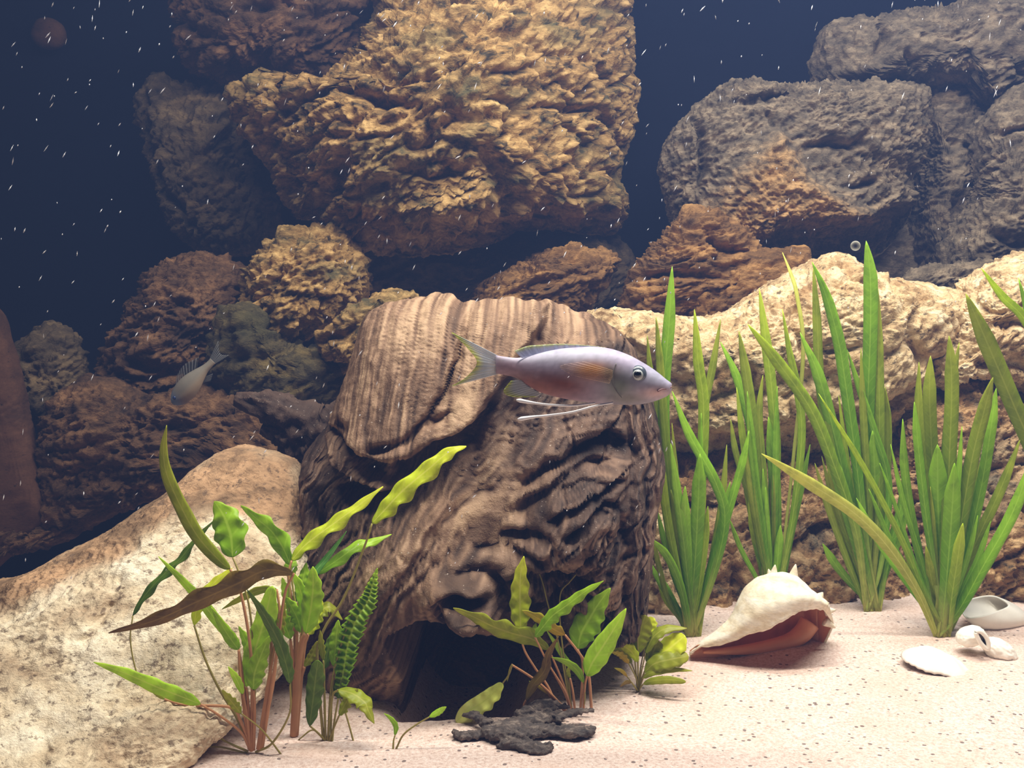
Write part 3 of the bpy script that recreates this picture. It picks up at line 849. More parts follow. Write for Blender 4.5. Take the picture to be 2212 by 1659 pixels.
def blade_mesh(pts3, width, prof, wave=0.0, waves=6, roll=0.0, nl=44, nw=6, fold=0.15, seed=0, crinkle=0.0, curl=0.0):
    """ribbon along pts3 (from base to tip); prof(t) gives the half-width share"""
    c = catmull(pts3, nl)
    T = np.gradient(c, axis=0); T /= np.linalg.norm(T, axis=1)[:, None] + 1e-12
    view = c - CAM; view /= np.linalg.norm(view, axis=1)[:, None]
    side = np.cross(T, view); side /= np.linalg.norm(side, axis=1)[:, None] + 1e-9
    nor = np.cross(side, T)
    t = np.linspace(0, 1, nl)
    rl = np.broadcast_to(roll, (nl,)) if np.ndim(roll) == 0 else np.interp(t, np.linspace(0, 1, len(roll)), roll)
    s2 = side * np.cos(rl)[:, None] + nor * np.sin(rl)[:, None]
    n2 = -side * np.sin(rl)[:, None] + nor * np.cos(rl)[:, None]
    L = np.linalg.norm(np.diff(c, axis=0), axis=1).sum()
    hw = width / 2 * prof(t)
    v = []; at = []
    ph = seed * 1.7
    for i in range(nl):
        for j in range(nw + 1):
            a = j / nw * 2 - 1
            ed = 1 + (0.14 * math.sin(t[i] * waves * 6.283 + ph + (1.3 if a > 0 else 0)) * min(1, wave * 4) if abs(a) > 0.9 else 0)
            off = fold * abs(a) * hw[i] + curl * a * a * hw[i]
            off += wave * hw[i] * abs(a) ** 1.5 * math.sin(t[i] * waves * 6.283 + ph + (2.0 if a > 0 else 0)) * (0.4 + 0.6 * math.sin(math.pi * t[i]))
            off += crinkle * hw[i] * math.sin(t[i] * 22 * 6.283 + (0.9 if a > 0 else 0)) * (abs(a) ** 0.6)
            v.append(c[i] + s2[i] * a * hw[i] * ed + n2[i] * off)
            at.append((t[i], a, t[i] * L * 900))
    v = np.array(v); at = np.array(at)
    th = 0.00035
    n_ = len(v)
    nn = np.repeat(n2, nw + 1, axis=0)
    v2 = np.vstack([v - nn * th / 2, v + nn * th / 2])
    f = []
    W = nw + 1
    for i in range(nl - 1):
        for j in range(nw):
            a, b, c_, d = i * W + j, i * W + j + 1, (i + 1) * W + j + 1, (i + 1) * W + j
            f.append((a, b, c_, d)); f.append((n_ + d, n_ + c_, n_ + b, n_ + a))
    for i in range(nl - 1):
        a, d = i * W, (i + 1) * W
        f.append((a, d, n_ + d, n_ + a))
        a, d = i * W + nw, (i + 1) * W + nw
        f.append((d, a, n_ + a, n_ + d))
    for i in (0, nl - 1):
        for j in range(nw):
            a, b = i * W + j, i * W + j + 1
            f.append((b, a, n_ + a, n_ + b) if i == 0 else (a, b, n_ + b, n_ + a))
    return v2, f, np.vstack([at, at])


def lance(t):      # base -> tip
    return np.clip(np.sin(np.pi * np.clip(t, 0, 1) ** 0.75) ** 0.75, 0.03, 1)


def oval(t):
    return np.clip(np.sqrt(np.clip(1 - (2 * t - 1) ** 2, 0, 1)) * (0.75 + 0.25 * t), 0.03, 1)


def strap(t):
    return np.clip(np.minimum(0.45 + 1.2 * t, 1) * np.clip((1 - t) * 5.0, 0, 1) ** 0.7, 0.02, 1)


def to3(pts, Y0, Y1):
    """pixel polyline -> 3-D, depth running from Y0 at the first to Y1 at the last point"""
    n = len(pts)
    return np.array([P(x, y, Y0 + (Y1 - Y0) * i / max(1, n - 1)) for i, (x, y) in enumerate(pts)])


def cropper(x0, y0, k):
    return lambda pts: [(x0 + x * k, y0 + y * k) for x, y in pts]


def plant(name, base_px, label, leaves, conv, wk, cat='plant', group=None, Y=None):
    """leaves: (colour, leaf points tip->foot, width, stalk points to the base or [], tip depth offset, options)"""
    b = ground_pt(*conv([base_px])[0])
    root = empty(name, b)
    Yb = b[1] if Y is None else Y
    for k, (colr, lp, w, st, dy, *op) in enumerate(leaves):
        op = op[0] if op else {}
        lp, st = conv(lp), conv(st)
        allp = lp + st
        # depth: grows from the base (0) to the leaf tip (dy)
        n = len(allp)
        dep = [Yb + dy * (1 - i / (n - 1)) for i in range(n)]
        p3 = np.array([P(x, y, d) for (x, y), d in zip(allp, dep)])
        lf = p3[:len(lp)][::-1]
        opts = dict(wave=0.22, waves=5, roll=0.35, fold=0.12, seed=k)
        opts.update({q: r for q, r in op.items() if q != 'prof' and q != 'sr' and q != 'sm'})
        prof = op.get('prof', lance)
        v, f, at = blade_mesh(lf, 1.14 * w * wk * Yb / F_PX, prof, **opts)
        o = add_obj('leaf', v, f, LM[colr], parent=root)
        vattr(o, 'lf', at)
        if st:
            sp = catmull(p3[len(lp) - 1:], 26)
            r = 1.25 * op.get('sr', 5.0) * wk * Yb / F_PX
            tv, tf = tube(sp, np.linspace(r * 0.7, r, 26), 7)
            add_obj('leaf_stalk', tv, tf, op.get('sm', STALKG), parent=o)
    tag(root, label, cat, group)
    return root


# --- left-hand stand of wavy-leaved plants
c2 = cropper(200, 900, 0.4574)
PK = dict(sm=STALK, sr=7)
plant('water_plant', (745, 1590), 'tall wavy-leaved water plant in front of the cream rock', [
    ('olive', [(350, 40), (335, 150), (350, 270), (420, 430), (500, 570), (600, 680), (650, 720)], 62, [(700, 830), (750, 1150), (750, 1580)], 0.01, dict(wave=0.05, roll=0.2, **PK)),
    ('brown', [(75, 1022), (300, 960), (500, 870), (680, 790), (820, 725), (950, 740)], 92, [(905, 850), (865, 1150), (800, 1570)], -0.02, dict(wave=0.3, roll=0.5, **PK)),
    ('bright', [(5, 1160), (150, 1210), (300, 1275), (420, 1322), (510, 1358)], 64, [(600, 1412), (700, 1490), (745, 1575)], -0.012, dict(wave=0.1, sr=6, sm=STALK)),
    ('olive', [(250, 1262), (300, 1310), (340, 1335)], 14, [(450, 1362), (650, 1372), (700, 1440), (745, 1560)], -0.006, dict(wave=0, **PK)),
    ('dark', [(585, 480), (500, 565), (420, 665), (340, 742), (250, 842), (190, 940)], 42, [(178, 1050), (200, 1180), (240, 1260), (420, 1420), (600, 1520), (735, 1580)], 0.02, dict(wave=0.5, waves=5, roll=0.6, sr=4)),
    ('bright', [(310, 660), (420, 770), (520, 880), (600, 985), (690, 1095)], 46, [(705, 1200), (725, 1400), (745, 1575)], 0.006, dict(wave=0.06, **PK)),
    ('yellow', [(660, 715), (570, 790), (500, 890), (480, 985)], 66, [(530, 1140), (600, 1290), (680, 1420), (740, 1560)], 0.012, dict(roll=0.7, sr=6)),
    ('green', [(575, 400), (620, 470), (652, 560), (662, 665)], 140, [(690, 735), (740, 900), (765, 1200), (760, 1560)], 0.022, dict(wave=0.22, waves=3.5, roll=0.2)),
    ('bright', [(850, 800), (815, 950), (775, 1080), (740, 1190), (725, 1275)], 118, [(735, 1360), (745, 1575)], 0.004, dict(wave=0.16, roll=0.4, prof=oval, **PK)),
    ('green', [(835, 1035), (795, 1130), (765, 1215), (760, 1290)], 84, [(765, 1380), (760, 1575)], -0.004, dict(wave=0.14, roll=0.3, **PK)),
    ('dark', [(728, 815), (810, 935), (880, 1065), (920, 1190), (932, 1260)], 56, [(930, 1400), (850, 1540), (770, 1585)], -0.012, dict(wave=0.14, waves=8, sr=5)),
    ('green', [(560, 900), (620, 1000), (660, 1060), (690, 1100)], 54, [(700, 1250), (740, 1570)], 0.0, dict(wave=0.05, **PK)),
    ('olive', [(610, 910), (700, 860), (790, 820), (870, 815)], 36, [(880, 950), (830, 1250), (780, 1570)], 0.012, dict(wave=0.1, **PK)),
    ('olive', [(610, 1290), (660, 1350), (700, 1400)], 40, [(800, 1480), (890, 1595)], -0.01, dict(sr=4)),
    ('olive', [(285, 1640), (268, 1590), (300, 1540)], 10, [(330, 1532), (400, 1540), (480, 1560), (600, 1560), (730, 1590)], 0.0, dict(wave=0, sr=4)),
    ('olive', [(545, 1410), (555, 1450), (580, 1490)], 9, [(640, 1540), (735, 1585)], 0.0, dict(wave=0, sr=3)),
    ('green', [(690, 990), (730, 1075), (748, 1160)], 50, [(755, 1300), (755, 1575)], 0.01, dict(roll=0.5, **PK)),
    ('olive', [(910, 880), (885, 980), (872, 1090)], 46, [(850, 1280), (785, 1575)], 0.004, dict(roll=0.4, **PK)),
    ('bright', [(640, 1180), (680, 1240), (710, 1310)], 34, [(730, 1420), (745, 1575)], -0.006, dict(wave=0.1, **PK)),
    ('green', [(860, 860), (850, 960), (845, 1060)], 40, [(835, 1250), (790, 1570)], 0.008, dict(wave=0.1, sr=9, sm=STALK)),
], c2, 0.4574)
plant('water_plant', (950, 1510), 'bushy yellow-green water plant right beside the tall wavy-leaved one', [
    ('yellow', [(1372, 330), (1250, 425), (1130, 512), (1010, 602), (940, 680)], 74, [(925, 760), (955, 950), (970, 1200), (950, 1505)], 0.02, dict(wave=0.4, waves=4, roll=0.6, **PK)),
    ('green', [(700, 420), (780, 485), (845, 540), (900, 620), (935, 700)], 84, [(945, 800), (965, 1000), (955, 1500)], 0.024, dict(wave=0.34, waves=3, roll=0.5)),
    ('bright', [(1040, 708), (1042, 800), (1032, 900), (1008, 1025)], 96, [(985, 1080), (965, 1250), (950, 1505)], -0.006, dict(wave=0.12, roll=0.4, sm=STALK, sr=16)),
    ('blue', [(1200, 540), (1130, 635), (1060, 722), (1000, 792), (950, 885)], 34, [(960, 1000), (960, 1250), (950, 1505)], 0.016, dict(wave=0.05)),
    ('green', [(1412, 556), (1320, 592), (1250, 612), (1150, 682), (1060, 742)], 56, [(1020, 850), (985, 1100), (955, 1505)], 0.03, dict(wave=0.3, waves=4, roll=0.5)),
    ('bright', [(945, 735), (975, 800), (992, 870), (1000, 960)], 60, [(985, 1060), (955, 1505)], -0.002, dict(wave=0.1, roll=0.6)),
    ('green', [(910, 850), (940, 900), (970, 960), (985, 1020)], 70, [(980, 1100), (955, 1505)], 0.004, dict(wave=0.15, roll=0.5, **PK)),
    ('green', [(880, 990), (920, 940), (960, 930), (990, 1010)], 60, [(985, 1090), (960, 1505)], 0.012, dict(roll=0.8)),
    ('olive', [(1180, 960), (1120, 900), (1070, 930), (1030, 1010)], 70, [(1000, 1100), (965, 1505)], 0.015, dict(roll=0.7, **PK)),
    ('olive', [(1060, 1060), (1040, 1120), (1000, 1180)], 40, [(975, 1280), (955, 1505)], 0.0, dict(sr=10, sm=STALK)),
    ('green', [(868, 880), (900, 960), (935, 1050)], 64, [(950, 1200), (950, 1505)], -0.004, dict(roll=0.5, **PK)),
    ('yellow', [(1080, 850), (1055, 940), (1020, 1030)], 66, [(985, 1150), (955, 1505)], 0.008, dict(roll=0.6, **PK)),
    ('green', [(1010, 690), (992, 780), (972, 870)], 58, [(965, 1050), (952, 1505)], 0.012, dict(roll=0.3, **PK)),
    ('bright', [(895, 760), (915, 840), (945, 930)], 52, [(955, 1100), (950, 1505)], 0.016, dict(roll=0.6, **PK)),
    ('bright', [(945, 660), (935, 700), (935, 760)], 60, [(930, 850), (945, 1505)], 0.018, dict(roll=0.3, wave=0.1)),
], c2, 0.4574)
plant('water_plant', (1105, 1530), 'slender water plant with one crinkled leaf against the stump foot', [
    ('green', [(1345, 715), (1320, 800), (1300, 870), (1245, 960), (1205, 1080), (1185, 1200), (1165, 1320)], 92, [(1185, 1370), (1215, 1470), (1240, 1565)], 0.004, dict(wave=0.1, crinkle=0.55, roll=0.3, nl=130, sr=4)),
    ('yellow', [(1765, 140), (1680, 170), (1590, 245), (1465, 350), (1390, 430), (1320, 505)], 92, [(1285, 610), (1190, 850), (1090, 1010), (1060, 1150), (1090, 1525)], 0.012, dict(wave=0.34, waves=5, roll=0.5, sr=6)),
    ('dark', [(1065, 1150), (1052, 1250), (1040, 1350), (1025, 1460)], 88, [(1060, 1490), (1100, 1530)], -0.01, dict(wave=0.15, prof=oval)),
    ('olive', [(1330, 1450), (1300, 1385), (1285, 1350), (1230, 1310), (1160, 1290)], 84, [(1130, 1330), (1110, 1525)], -0.012, dict(wave=0.15, roll=0.7)),
    ('olive', [(1075, 1010), (1080, 1080), (1090, 1150)], 30, [(1095, 1300), (1100, 1525)], 0.0, dict(sr=5)),
    ('green', [(1160, 960), (1150, 1060), (1140, 1180)], 66, [(1130, 1330), (1125, 1540)], 0.006, dict(wave=0.2, sr=4)),
    ('dark', [(1200, 1180), (1170, 1260), (1160, 1330)], 60, [(1140, 1450), (1130, 1540)], 0.002, dict(wave=0.2)),
    ('dark', [(1145, 1000), (1115, 1090), (1095, 1190)], 52, [(1095, 1350), (1100, 1525)], 0.01, dict(roll=0.5)),
    ('olive', [(1255, 1285), (1205, 1340), (1165, 1410)], 52, [(1135, 1480), (1115, 1535)], -0.004, dict(roll=0.6)),
    ('green', [(1215, 1010), (1180, 1110), (1150, 1220)], 44, [(1125, 1380), (1112, 1530)], 0.014, dict(roll=0.4)),
    ('brown', [(1370, 700), (1320, 760), (1280, 830)], 14, [(1200, 1000), (1130, 1250), (1110, 1525)], 0.01, dict(wave=0, sr=4)),
    ('brown', [(960, 1600), (955, 1560), (980, 1520)], 12, [(1040, 1480), (1095, 1525)], 0.0, dict(wave=0, sr=4)),
], c2, 0.4574)
c3 = cropper(820, 1180, 0.3165)
plant('seedling', (100, 1380), 'tiny two-leaved seedling alone on the sand near the hollow', [
    ('green', [(30, 1140), (80, 1180), (110, 1230), (105, 1290)], 34, [(95, 1330), (92, 1385)], 0.004, dict(wave=0.1, sr=6)),
    ('bright', [(455, 1095), (410, 1125), (340, 1165)], 40, [(240, 1225), (160, 1290), (112, 1385)], -0.004, dict(wave=0.1, sr=6)),
], c3, 0.3165)
plant('water_plant', (1320, 1160), 'small wavy-leaved water plant in front of the dark hollow', [
    ('yellow', [(985, 68), (962, 200), (958, 350), (960, 480), (965, 575)], 126, [(985, 700), (1060, 830), (1150, 960), (1215, 1120)], 0.006, dict(wave=0.2, waves=5, roll=0.15, sr=8, sm=STALK)),
    ('olive', [(502, 422), (650, 485), (770, 545), (900, 592), (1040, 632), (1155, 705)], 116, [(1230, 880), (1290, 1050), (1315, 1155)], -0.014, dict(wave=0.3, waves=4, roll=0.5, sr=8, sm=STALK)),
    ('amber', [(972, 438), (1080, 490), (1180, 560), (1265, 605)], 82, [(1340, 700), (1400, 790), (1430, 900), (1445, 1110)], -0.008, dict(wave=0.2, waves=4, roll=0.6, sr=9, sm=STALK)),
    ('green', [(1528, 236), (1400, 312), (1280, 402), (1180, 475), (1120, 545), (1060, 620)], 84, [(1150, 800), (1270, 1000), (1310, 1155)], -0.03, dict(wave=0.26, waves=6, roll=0.4, sr=7, sm=STALK)),
    ('green', [(1575, 285), (1490, 400), (1430, 500), (1375, 600), (1355, 700)], 178, [(1385, 820), (1370, 1125)], 0.004, dict(wave=0.14, waves=5, roll=0.3, sr=8, sm=STALK)),
    ('bright', [(1682, 425), (1600, 565), (1520, 690), (1450, 800), (1415, 885)], 140, [(1400, 960), (1390, 1130)], -0.012, dict(wave=0.06, roll=0.3, sr=8, sm=STALK)),
    ('bright', [(1140, 575), (1200, 665), (1250, 745), (1305, 800)], 36, [(1295, 900), (1310, 1155)], 0.008, dict(wave=0.03)),
    ('green', [(1175, 758), (1280, 795), (1350, 850), (1392, 930)], 50, [(1400, 1030), (1385, 1135)], -0.006, dict(wave=0.06, sr=7)),
    ('brown', [(1222, 615), (1150, 740), (1125, 850), (1045, 950), (1000, 1050)], 66, [(985, 1090), (1005, 1160)], -0.012, dict(wave=0.1, roll=0.4, sr=8, sm=STALK)),
    ('amber', [(870, 925), (885, 860), (900, 808)], 12, [(1030, 890), (1140, 980), (1290, 1140)], -0.004, dict(wave=0, sr=9, sm=STALK)),
    ('amber', [(1020, 920), (1090, 960), (1150, 1010)], 20, [(1230, 1090), (1300, 1155)], 0.0, dict(wave=0, sr=9, sm=STALK)),
    ('bright', [(1060, 510), (1050, 570), (1070, 630)], 60, [(1130, 760), (1260, 1000), (1310, 1155)], 0.014, dict(wave=0.1, roll=0.6, sr=6, sm=STALK)),
    ('dark', [(1000, -10), (1030, 60), (1065, 130)], 14, [(1110, 240), (1150, 400), (1230, 700), (1310, 1155)], 0.02, dict(wave=0, sr=5)),
    ('dark', [(1540, 0), (1470, 60), (1400, 130)], 14, [(1300, 240), (1230, 350), (1250, 700), (1320, 1155)], 0.022, dict(wave=0, sr=5)),
    ('olive', [(1290, 820), (1285, 860), (1300, 900)], 26, [(1320, 1000), (1335, 1155)], 0.002, dict(wave=0.1, sr=8, sm=STALK)),
], c3, 0.3165)
fallen = plant('drooping_leaf', (560, 1200), 'pale yellow-green drooping leaf lying at the hollow mouth', [
    ('pale', [(520, 1200), (600, 1130), (690, 1075), (770, 1010), (840, 935)], 150, [(880, 880), (905, 808)], 0.0, dict(wave=0.16, waves=5, roll=-0.5, prof=oval, sr=6)),
], c3, 0.3165, cat='leaf')
plant('rosette_plant', (1765, 990), 'low bushy yellow-green rosette plant left of the whelk shell', [
    ('yellow', [(1640, 398), (1670, 450), (1690, 520), (1715, 600)], 100, [(1740, 760), (1760, 985)], 0.01, dict(roll=0.7, wave=0.12, prof=oval)),
    ('olive', [(1815, 470), (1785, 560), (1765, 640), (1760, 730)], 160, [(1765, 860), (1765, 985)], 0.006, dict(roll=0.2, wave=0.1, prof=oval)),
    ('yellow', [(1850, 480), (1840, 570), (1810, 680)], 110, [(1780, 840), (1768, 985)], 0.014, dict(roll=0.5, wave=0.12, prof=oval)),
    ('olive', [(2098, 560), (1960, 562), (1870, 620), (1815, 730)], 84, [(1785, 870), (1768, 985)], 0.004, dict(roll=0.7, wave=0.1)),
    ('yellow', [(2085, 610), (2000, 680), (1910, 750), (1830, 820)], 190, [(1790, 900), (1770, 985)], 0.0, dict(roll=0.5, wave=0.12, prof=oval)),
    ('olive', [(2110, 750), (2000, 770), (1880, 800), (1810, 860)], 130, [(1785, 920), (1770, 985)], -0.006, dict(roll=0.4, wave=0.12, prof=oval)),
    ('olive', [(2092, 925), (1970, 912), (1860, 920), (1800, 940)], 56, [(1780, 965), (1768, 988)], -0.012, dict(roll=0.2, wave=0.06, prof=oval)),
    ('olive', [(2135, 850), (2000, 842), (1860, 862), (1800, 900)], 44, [(1780, 950), (1768, 988)], -0.008, dict(roll=0.4, wave=0.06)),
    ('yellow', [(1590, 655), (1660, 680), (1720, 720), (1760, 790)], 76, [(1765, 900), (1768, 985)], 0.0, dict(roll=0.6, wave=0.12)),
    ('olive', [(1480, 560), (1560, 620), (1640, 700), (1720, 800)], 84, [(1755, 900), (1765, 985)], 0.01, dict(roll=0.6, wave=0.12)),
    ('amber', [(1580, 720), (1640, 740), (1700, 800)], 50, [(1750, 900), (1765, 985)], -0.006, dict(roll=0.7)),
    ('bright', [(1690, 420), (1720, 410), (1745, 470)], 30, [(1760, 640), (1765, 985)], 0.012, dict(roll=0.8)),
    ('amber', [(1600, 830), (1650, 850), (1690, 890)], 22, [(1735, 950), (1762, 988)], -0.01, dict(wave=0.05)),
    ('brown', [(1640, 960), (1680, 930), (1720, 930)], 26, [(1750, 970), (1765, 990)], -0.012, dict(wave=0.05)),
    ('olive', [(1900, 640), (1870, 720), (1830, 800)], 120, [(1790, 900), (1770, 985)], 0.004, dict(roll=0.3, wave=0.12, prof=oval)),
], c3, 0.3165)

# --- ribbon grass behind the shell: every blade is its own leaf
ident = lambda p: list(p)


def grass(name, base, label, blades):
    b = ground_pt(*base)
    root = empty(name, b)
    r = random.Random(int(base[0]))
    tips = [q[1][0] for q in blades]
    extra = []
    for _ in range(16 if base[0] < 2212 else 0):
        tx, ty = r.choice(tips); lean = (tx - base[0]) * r.uniform(0.3, 0.85) + r.uniform(-25, 25)
        hgt = (base[1] - ty) * r.uniform(0.4, 0.8)
        extra.append((r.choice(['grass', 'grass', 'grasso', 'grassy']), [(base[0] + lean, base[1] - hgt), (base[0] + lean * 0.72, base[1] - hgt * 0.66), (base[0] + lean * 0.34, base[1] - hgt * 0.32)],
                      r.uniform(12, 22), r.uniform(0.0, 0.02)))
    for k, (colr, pts, w, dy) in enumerate(list(blades) + extra):
        pts = list(pts) + [(base[0] + 14 * math.sin(k * 2.4), base[1] + 3)]
        n = len(pts)
        p3 = np.array([P(x, y, b[1] + 0.006 * math.cos(k * 2.1) + dy * (1 - i / (n - 1))) for i, (x, y) in enumerate(pts)])[::-1]
        v, f, at = blade_mesh(p3, w * 0.88 * b[1] / F_PX, strap, wave=0.03, waves=3, roll=[0.5 * math.sin(k * 1.9), 0.45 * math.sin(k * 3.1), 0.9 * math.sin(k * 1.3)],
                              nl=36, nw=4, fold=0.1, seed=k)
        o = add_obj('blade', v, f, LM[colr], parent=root); vattr(o, 'lf', at)
    tag(root, label, 'water plant', 'tufts of ribbon grass rooted in the sand', 'thing')


grass('ribbon_grass_tuft', (1497, 1372), 'leftmost tuft of ribbon grass, beside the driftwood stump', [
    ('grass', [(1452, 575), (1446, 690), (1434, 850), (1438, 1000), (1462, 1200)], 30, 0.012),
    ('grasso', [(1417, 685), (1424, 770), (1432, 880), (1450, 1080), (1475, 1250)], 22, 0.02),
    ('grassy', [(1500, 668), (1508, 780), (1520, 880), (1514, 1050), (1500, 1250)], 27, 0.012),
    ('grasso', [(1557, 690), (1540, 790), (1520, 900), (1506, 1100), (1498, 1260)], 20, 0.02),
    ('grass', [(1452, 845), (1490, 940), (1545, 1040), (1566, 1120), (1545, 1230)], 26, 0.0),
    ('grass', [(1404, 1162), (1440, 1200), (1468, 1260), (1484, 1330)], 20, -0.016),
    ('grasso', [(1398, 725), (1404, 800), (1420, 900), (1445, 1100), (1470, 1260)], 18, 0.024),
    ('grassy', [(1424, 955), (1432, 1050), (1448, 1160), (1474, 1290)], 22, -0.01),
    ('grass', [(1449, 958), (1464, 1070), (1478, 1180), (1490, 1290)], 24, -0.012),
    ('grasso', [(1410, 1160), (1425, 1230), (1450, 1310)], 14, -0.012),
    ('grass', [(1512, 980), (1508, 1090), (1500, 1230)], 34, -0.004),
    ('grass', [(1618, 930), (1600, 1010), (1560, 1150), (1520, 1290)], 22, 0.012),
    ('grasso', [(1570, 960), (1560, 1080), (1540, 1200), (1515, 1310)], 18, 0.016),
    ('grass', [(1480, 1050), (1480, 1150), (1485, 1260)], 30, -0.008),
])
grass('ribbon_grass_tuft', (1668, 1318), 'sparse tuft of ribbon grass rising right behind the whelk shell', [
    ('grassy', [(1640, 622), (1655, 740), (1668, 850), (1676, 1000), (1668, 1180)], 26, 0.01),
    ('grassy', [(1690, 668), (1705, 760), (1722, 840), (1732, 940), (1715, 1100), (1690, 1240)], 20, 0.008),
    ('grasso', [(1596, 715), (1610, 800), (1622, 880), (1632, 1000), (1648, 1150)], 26, 0.012),
    ('grass', [(1556, 738), (1590, 810), (1616, 900), (1640, 1020), (1655, 1180)], 22, 0.014),
    ('grasso', [(1648, 810), (1640, 900), (1648, 1020), (1660, 1180)], 20, 0.016),
    ('grasso', [(1578, 905), (1590, 980), (1620, 1080), (1648, 1220)], 16, 0.016),
    ('grass', [(1750, 960), (1728, 1060), (1706, 1160), (1690, 1260)], 20, 0.0),
    ('grasso', [(1604, 1010), (1620, 1100), (1644, 1230)], 15, 0.012),
    ('grassp', [(1690, 545), (1708, 590), (1722, 640), (1735, 760), (1715, 980), (1690, 1200)], 10, 0.03),
    ('grass', [(1660, 900), (1672, 1020), (1676, 1180)], 30, 0.004),
])
grass('ribbon_grass_tuft', (1886, 1318), 'tallest tuft of ribbon grass, directly right of the whelk shell', [
    ('grass', [(1871, 520), (1880, 600), (1880, 720), (1874, 900), (1876, 1100)], 34, 0.0),
    ('grass', [(1754, 566), (1785, 640), (1812, 740), (1828, 840), (1850, 1000), (1870, 1180)], 30, 0.008),
    ('grassy', [(1615, 700), (1680, 782), (1752, 885), (1800, 1000), (1850, 1150)], 30, -0.012),
    ('grass', [(1728, 718), (1768, 810), (1800, 930), (1840, 1100), (1870, 1230)], 30, -0.006),
    ('grasso', [(1757, 572), (1765, 690), (1772, 830), (1800, 1000), (1850, 1200)], 24, 0.012),
    ('grasso', [(1896, 620), (1898, 780), (1900, 940), (1896, 1130)], 24, 0.012),
    ('grasso', [(1912, 835), (1918, 940), (1912, 1100)], 20, 0.012),
    ('grass', [(1830, 755), (1860, 850), (1888, 930), (1920, 1050), (1905, 1210)], 18, 0.006),
    ('grass', [(1790, 960), (1820, 1060), (1860, 1200)], 34, 0.0),
    ('grass', [(1885, 930), (1890, 1050), (1888, 1190)], 42, -0.006),
    ('grasso', [(1760, 1000), (1790, 1100), (1830, 1210), (1866, 1300)], 16, 0.004),
    ('grass', [(1960, 1000), (1945, 1100), (1915, 1210)], 22, 0.008),
    ('grasso', [(1775, 985), (1810, 1130), (1850, 1250)], 14, 0.01),
])
grass('ribbon_grass_tuft', (2036, 1372), 'broad olive tuft of ribbon grass between the tallest tuft and the cup shell', [
    ('grasso', [(2010, 768), (2008, 860), (2014, 1000), (2022, 1180)], 32, 0.01),
    ('grasso', [(1985, 782), (1984, 880), (1992, 1000), (2014, 1180)], 22, 0.012),
    ('grasso', [(2050, 725), (2056, 830), (2052, 960), (2042, 1180)], 34, 0.006),
    ('grasso', [(2072, 740), (2056, 850), (2044, 960), (2036, 1150)], 22, 0.012),
    ('grasso', [(2145, 815), (2125, 890), (2098, 1000), (2068, 1180)], 34, 0.0),
    ('grass', [(2152, 838), (2140, 930), (2118, 1060), (2078, 1230)], 26, 0.008),
    ('grasso', [(2205, 945), (2160, 1060), (2100, 1190), (2062, 1300)], 26, 0.0),
    ('grass', [(2232, 985), (2186, 1110), (2120, 1230), (2070, 1320)], 30, -0.004),
    ('grass', [(1975, 868), (1985, 980), (2004, 1140)], 22, 0.004),
    ('grass', [(1950, 905), (1955, 1020), (1975, 1150), (2010, 1290)], 22, -0.002),
    ('grassp', [(1645, 980), (1750, 1045), (1850, 1112), (1925, 1190), (1985, 1285)], 30, -0.02),
    ('grassy', [(1768, 850), (1860, 1000), (1945, 1160), (2000, 1290)], 15, -0.012),
    ('grass', [(2025, 960), (2026, 1080), (2030, 1220)], 46, -0.008),
    ('grass', [(2062, 1000), (2056, 1110), (2046, 1240)], 40, -0.01),
    ('grassy', [(2080, 1130), (2068, 1210), (2056, 1290)], 28, -0.014),
    ('grasso', [(2000, 1180), (2012, 1250), (2024, 1310)], 22, -0.012),
    ('grass', [(1900, 1000), (1940, 1110), (1985, 1240)], 10, -0.004),
])
grass('ribbon_grass_tuft', (2330, 1370), 'ribbon grass leaning in from the right edge of the picture', [
    ('grasso', [(2086, 634), (2130, 735), (2190, 875), (2260, 1040), (2310, 1200)], 42, -0.02),
    ('grassy', [(2120, 580), (2165, 640), (2225, 710), (2290, 900), (2325, 1150)], 22, -0.02),
    ('grass', [(2200, 600), (2240, 760), (2290, 1000), (2325, 1200)], 24, 0.0),
])

# ---------------------------------------------------------------- shells
shell_w = rock_mat('shell_chalk', (250, 242, 224), (236, 222, 194), (206, 182, 146), scale=60, tilt=0.6, stretch=2.5, pits=(0.66, 0.76), pitcol=(186, 170, 140), bump=0.3, bdist=0.0012, stops=(0.25, 0.45, 0.6))
shell_i = plain_mat('shell_orange_interior', (226, 156, 112), 0.35, 0.4, 40, 0.2, 0.0004)
shell_s = plain_mat('shell_white', (250, 244, 232), 0.45, 0.35, 120, 0.08, 0.0004)


def grid_faces(n, m, closed=False):
    f = []
    for i in range(n - 1):
        for j in range(m if closed else m - 1):
            f.append((i * m + j, i * m + (j + 1) % m, (i + 1) * m + (j + 1) % m, (i + 1) * m + j))
    return f


def solid(o, th, off=1.0, mo=0):
    md = o.modifiers.new('thickness', 'SOLIDIFY'); md.thickness = th; md.offset = off
    md.material_offset = mo; md.material_offset_rim = 0
    return o


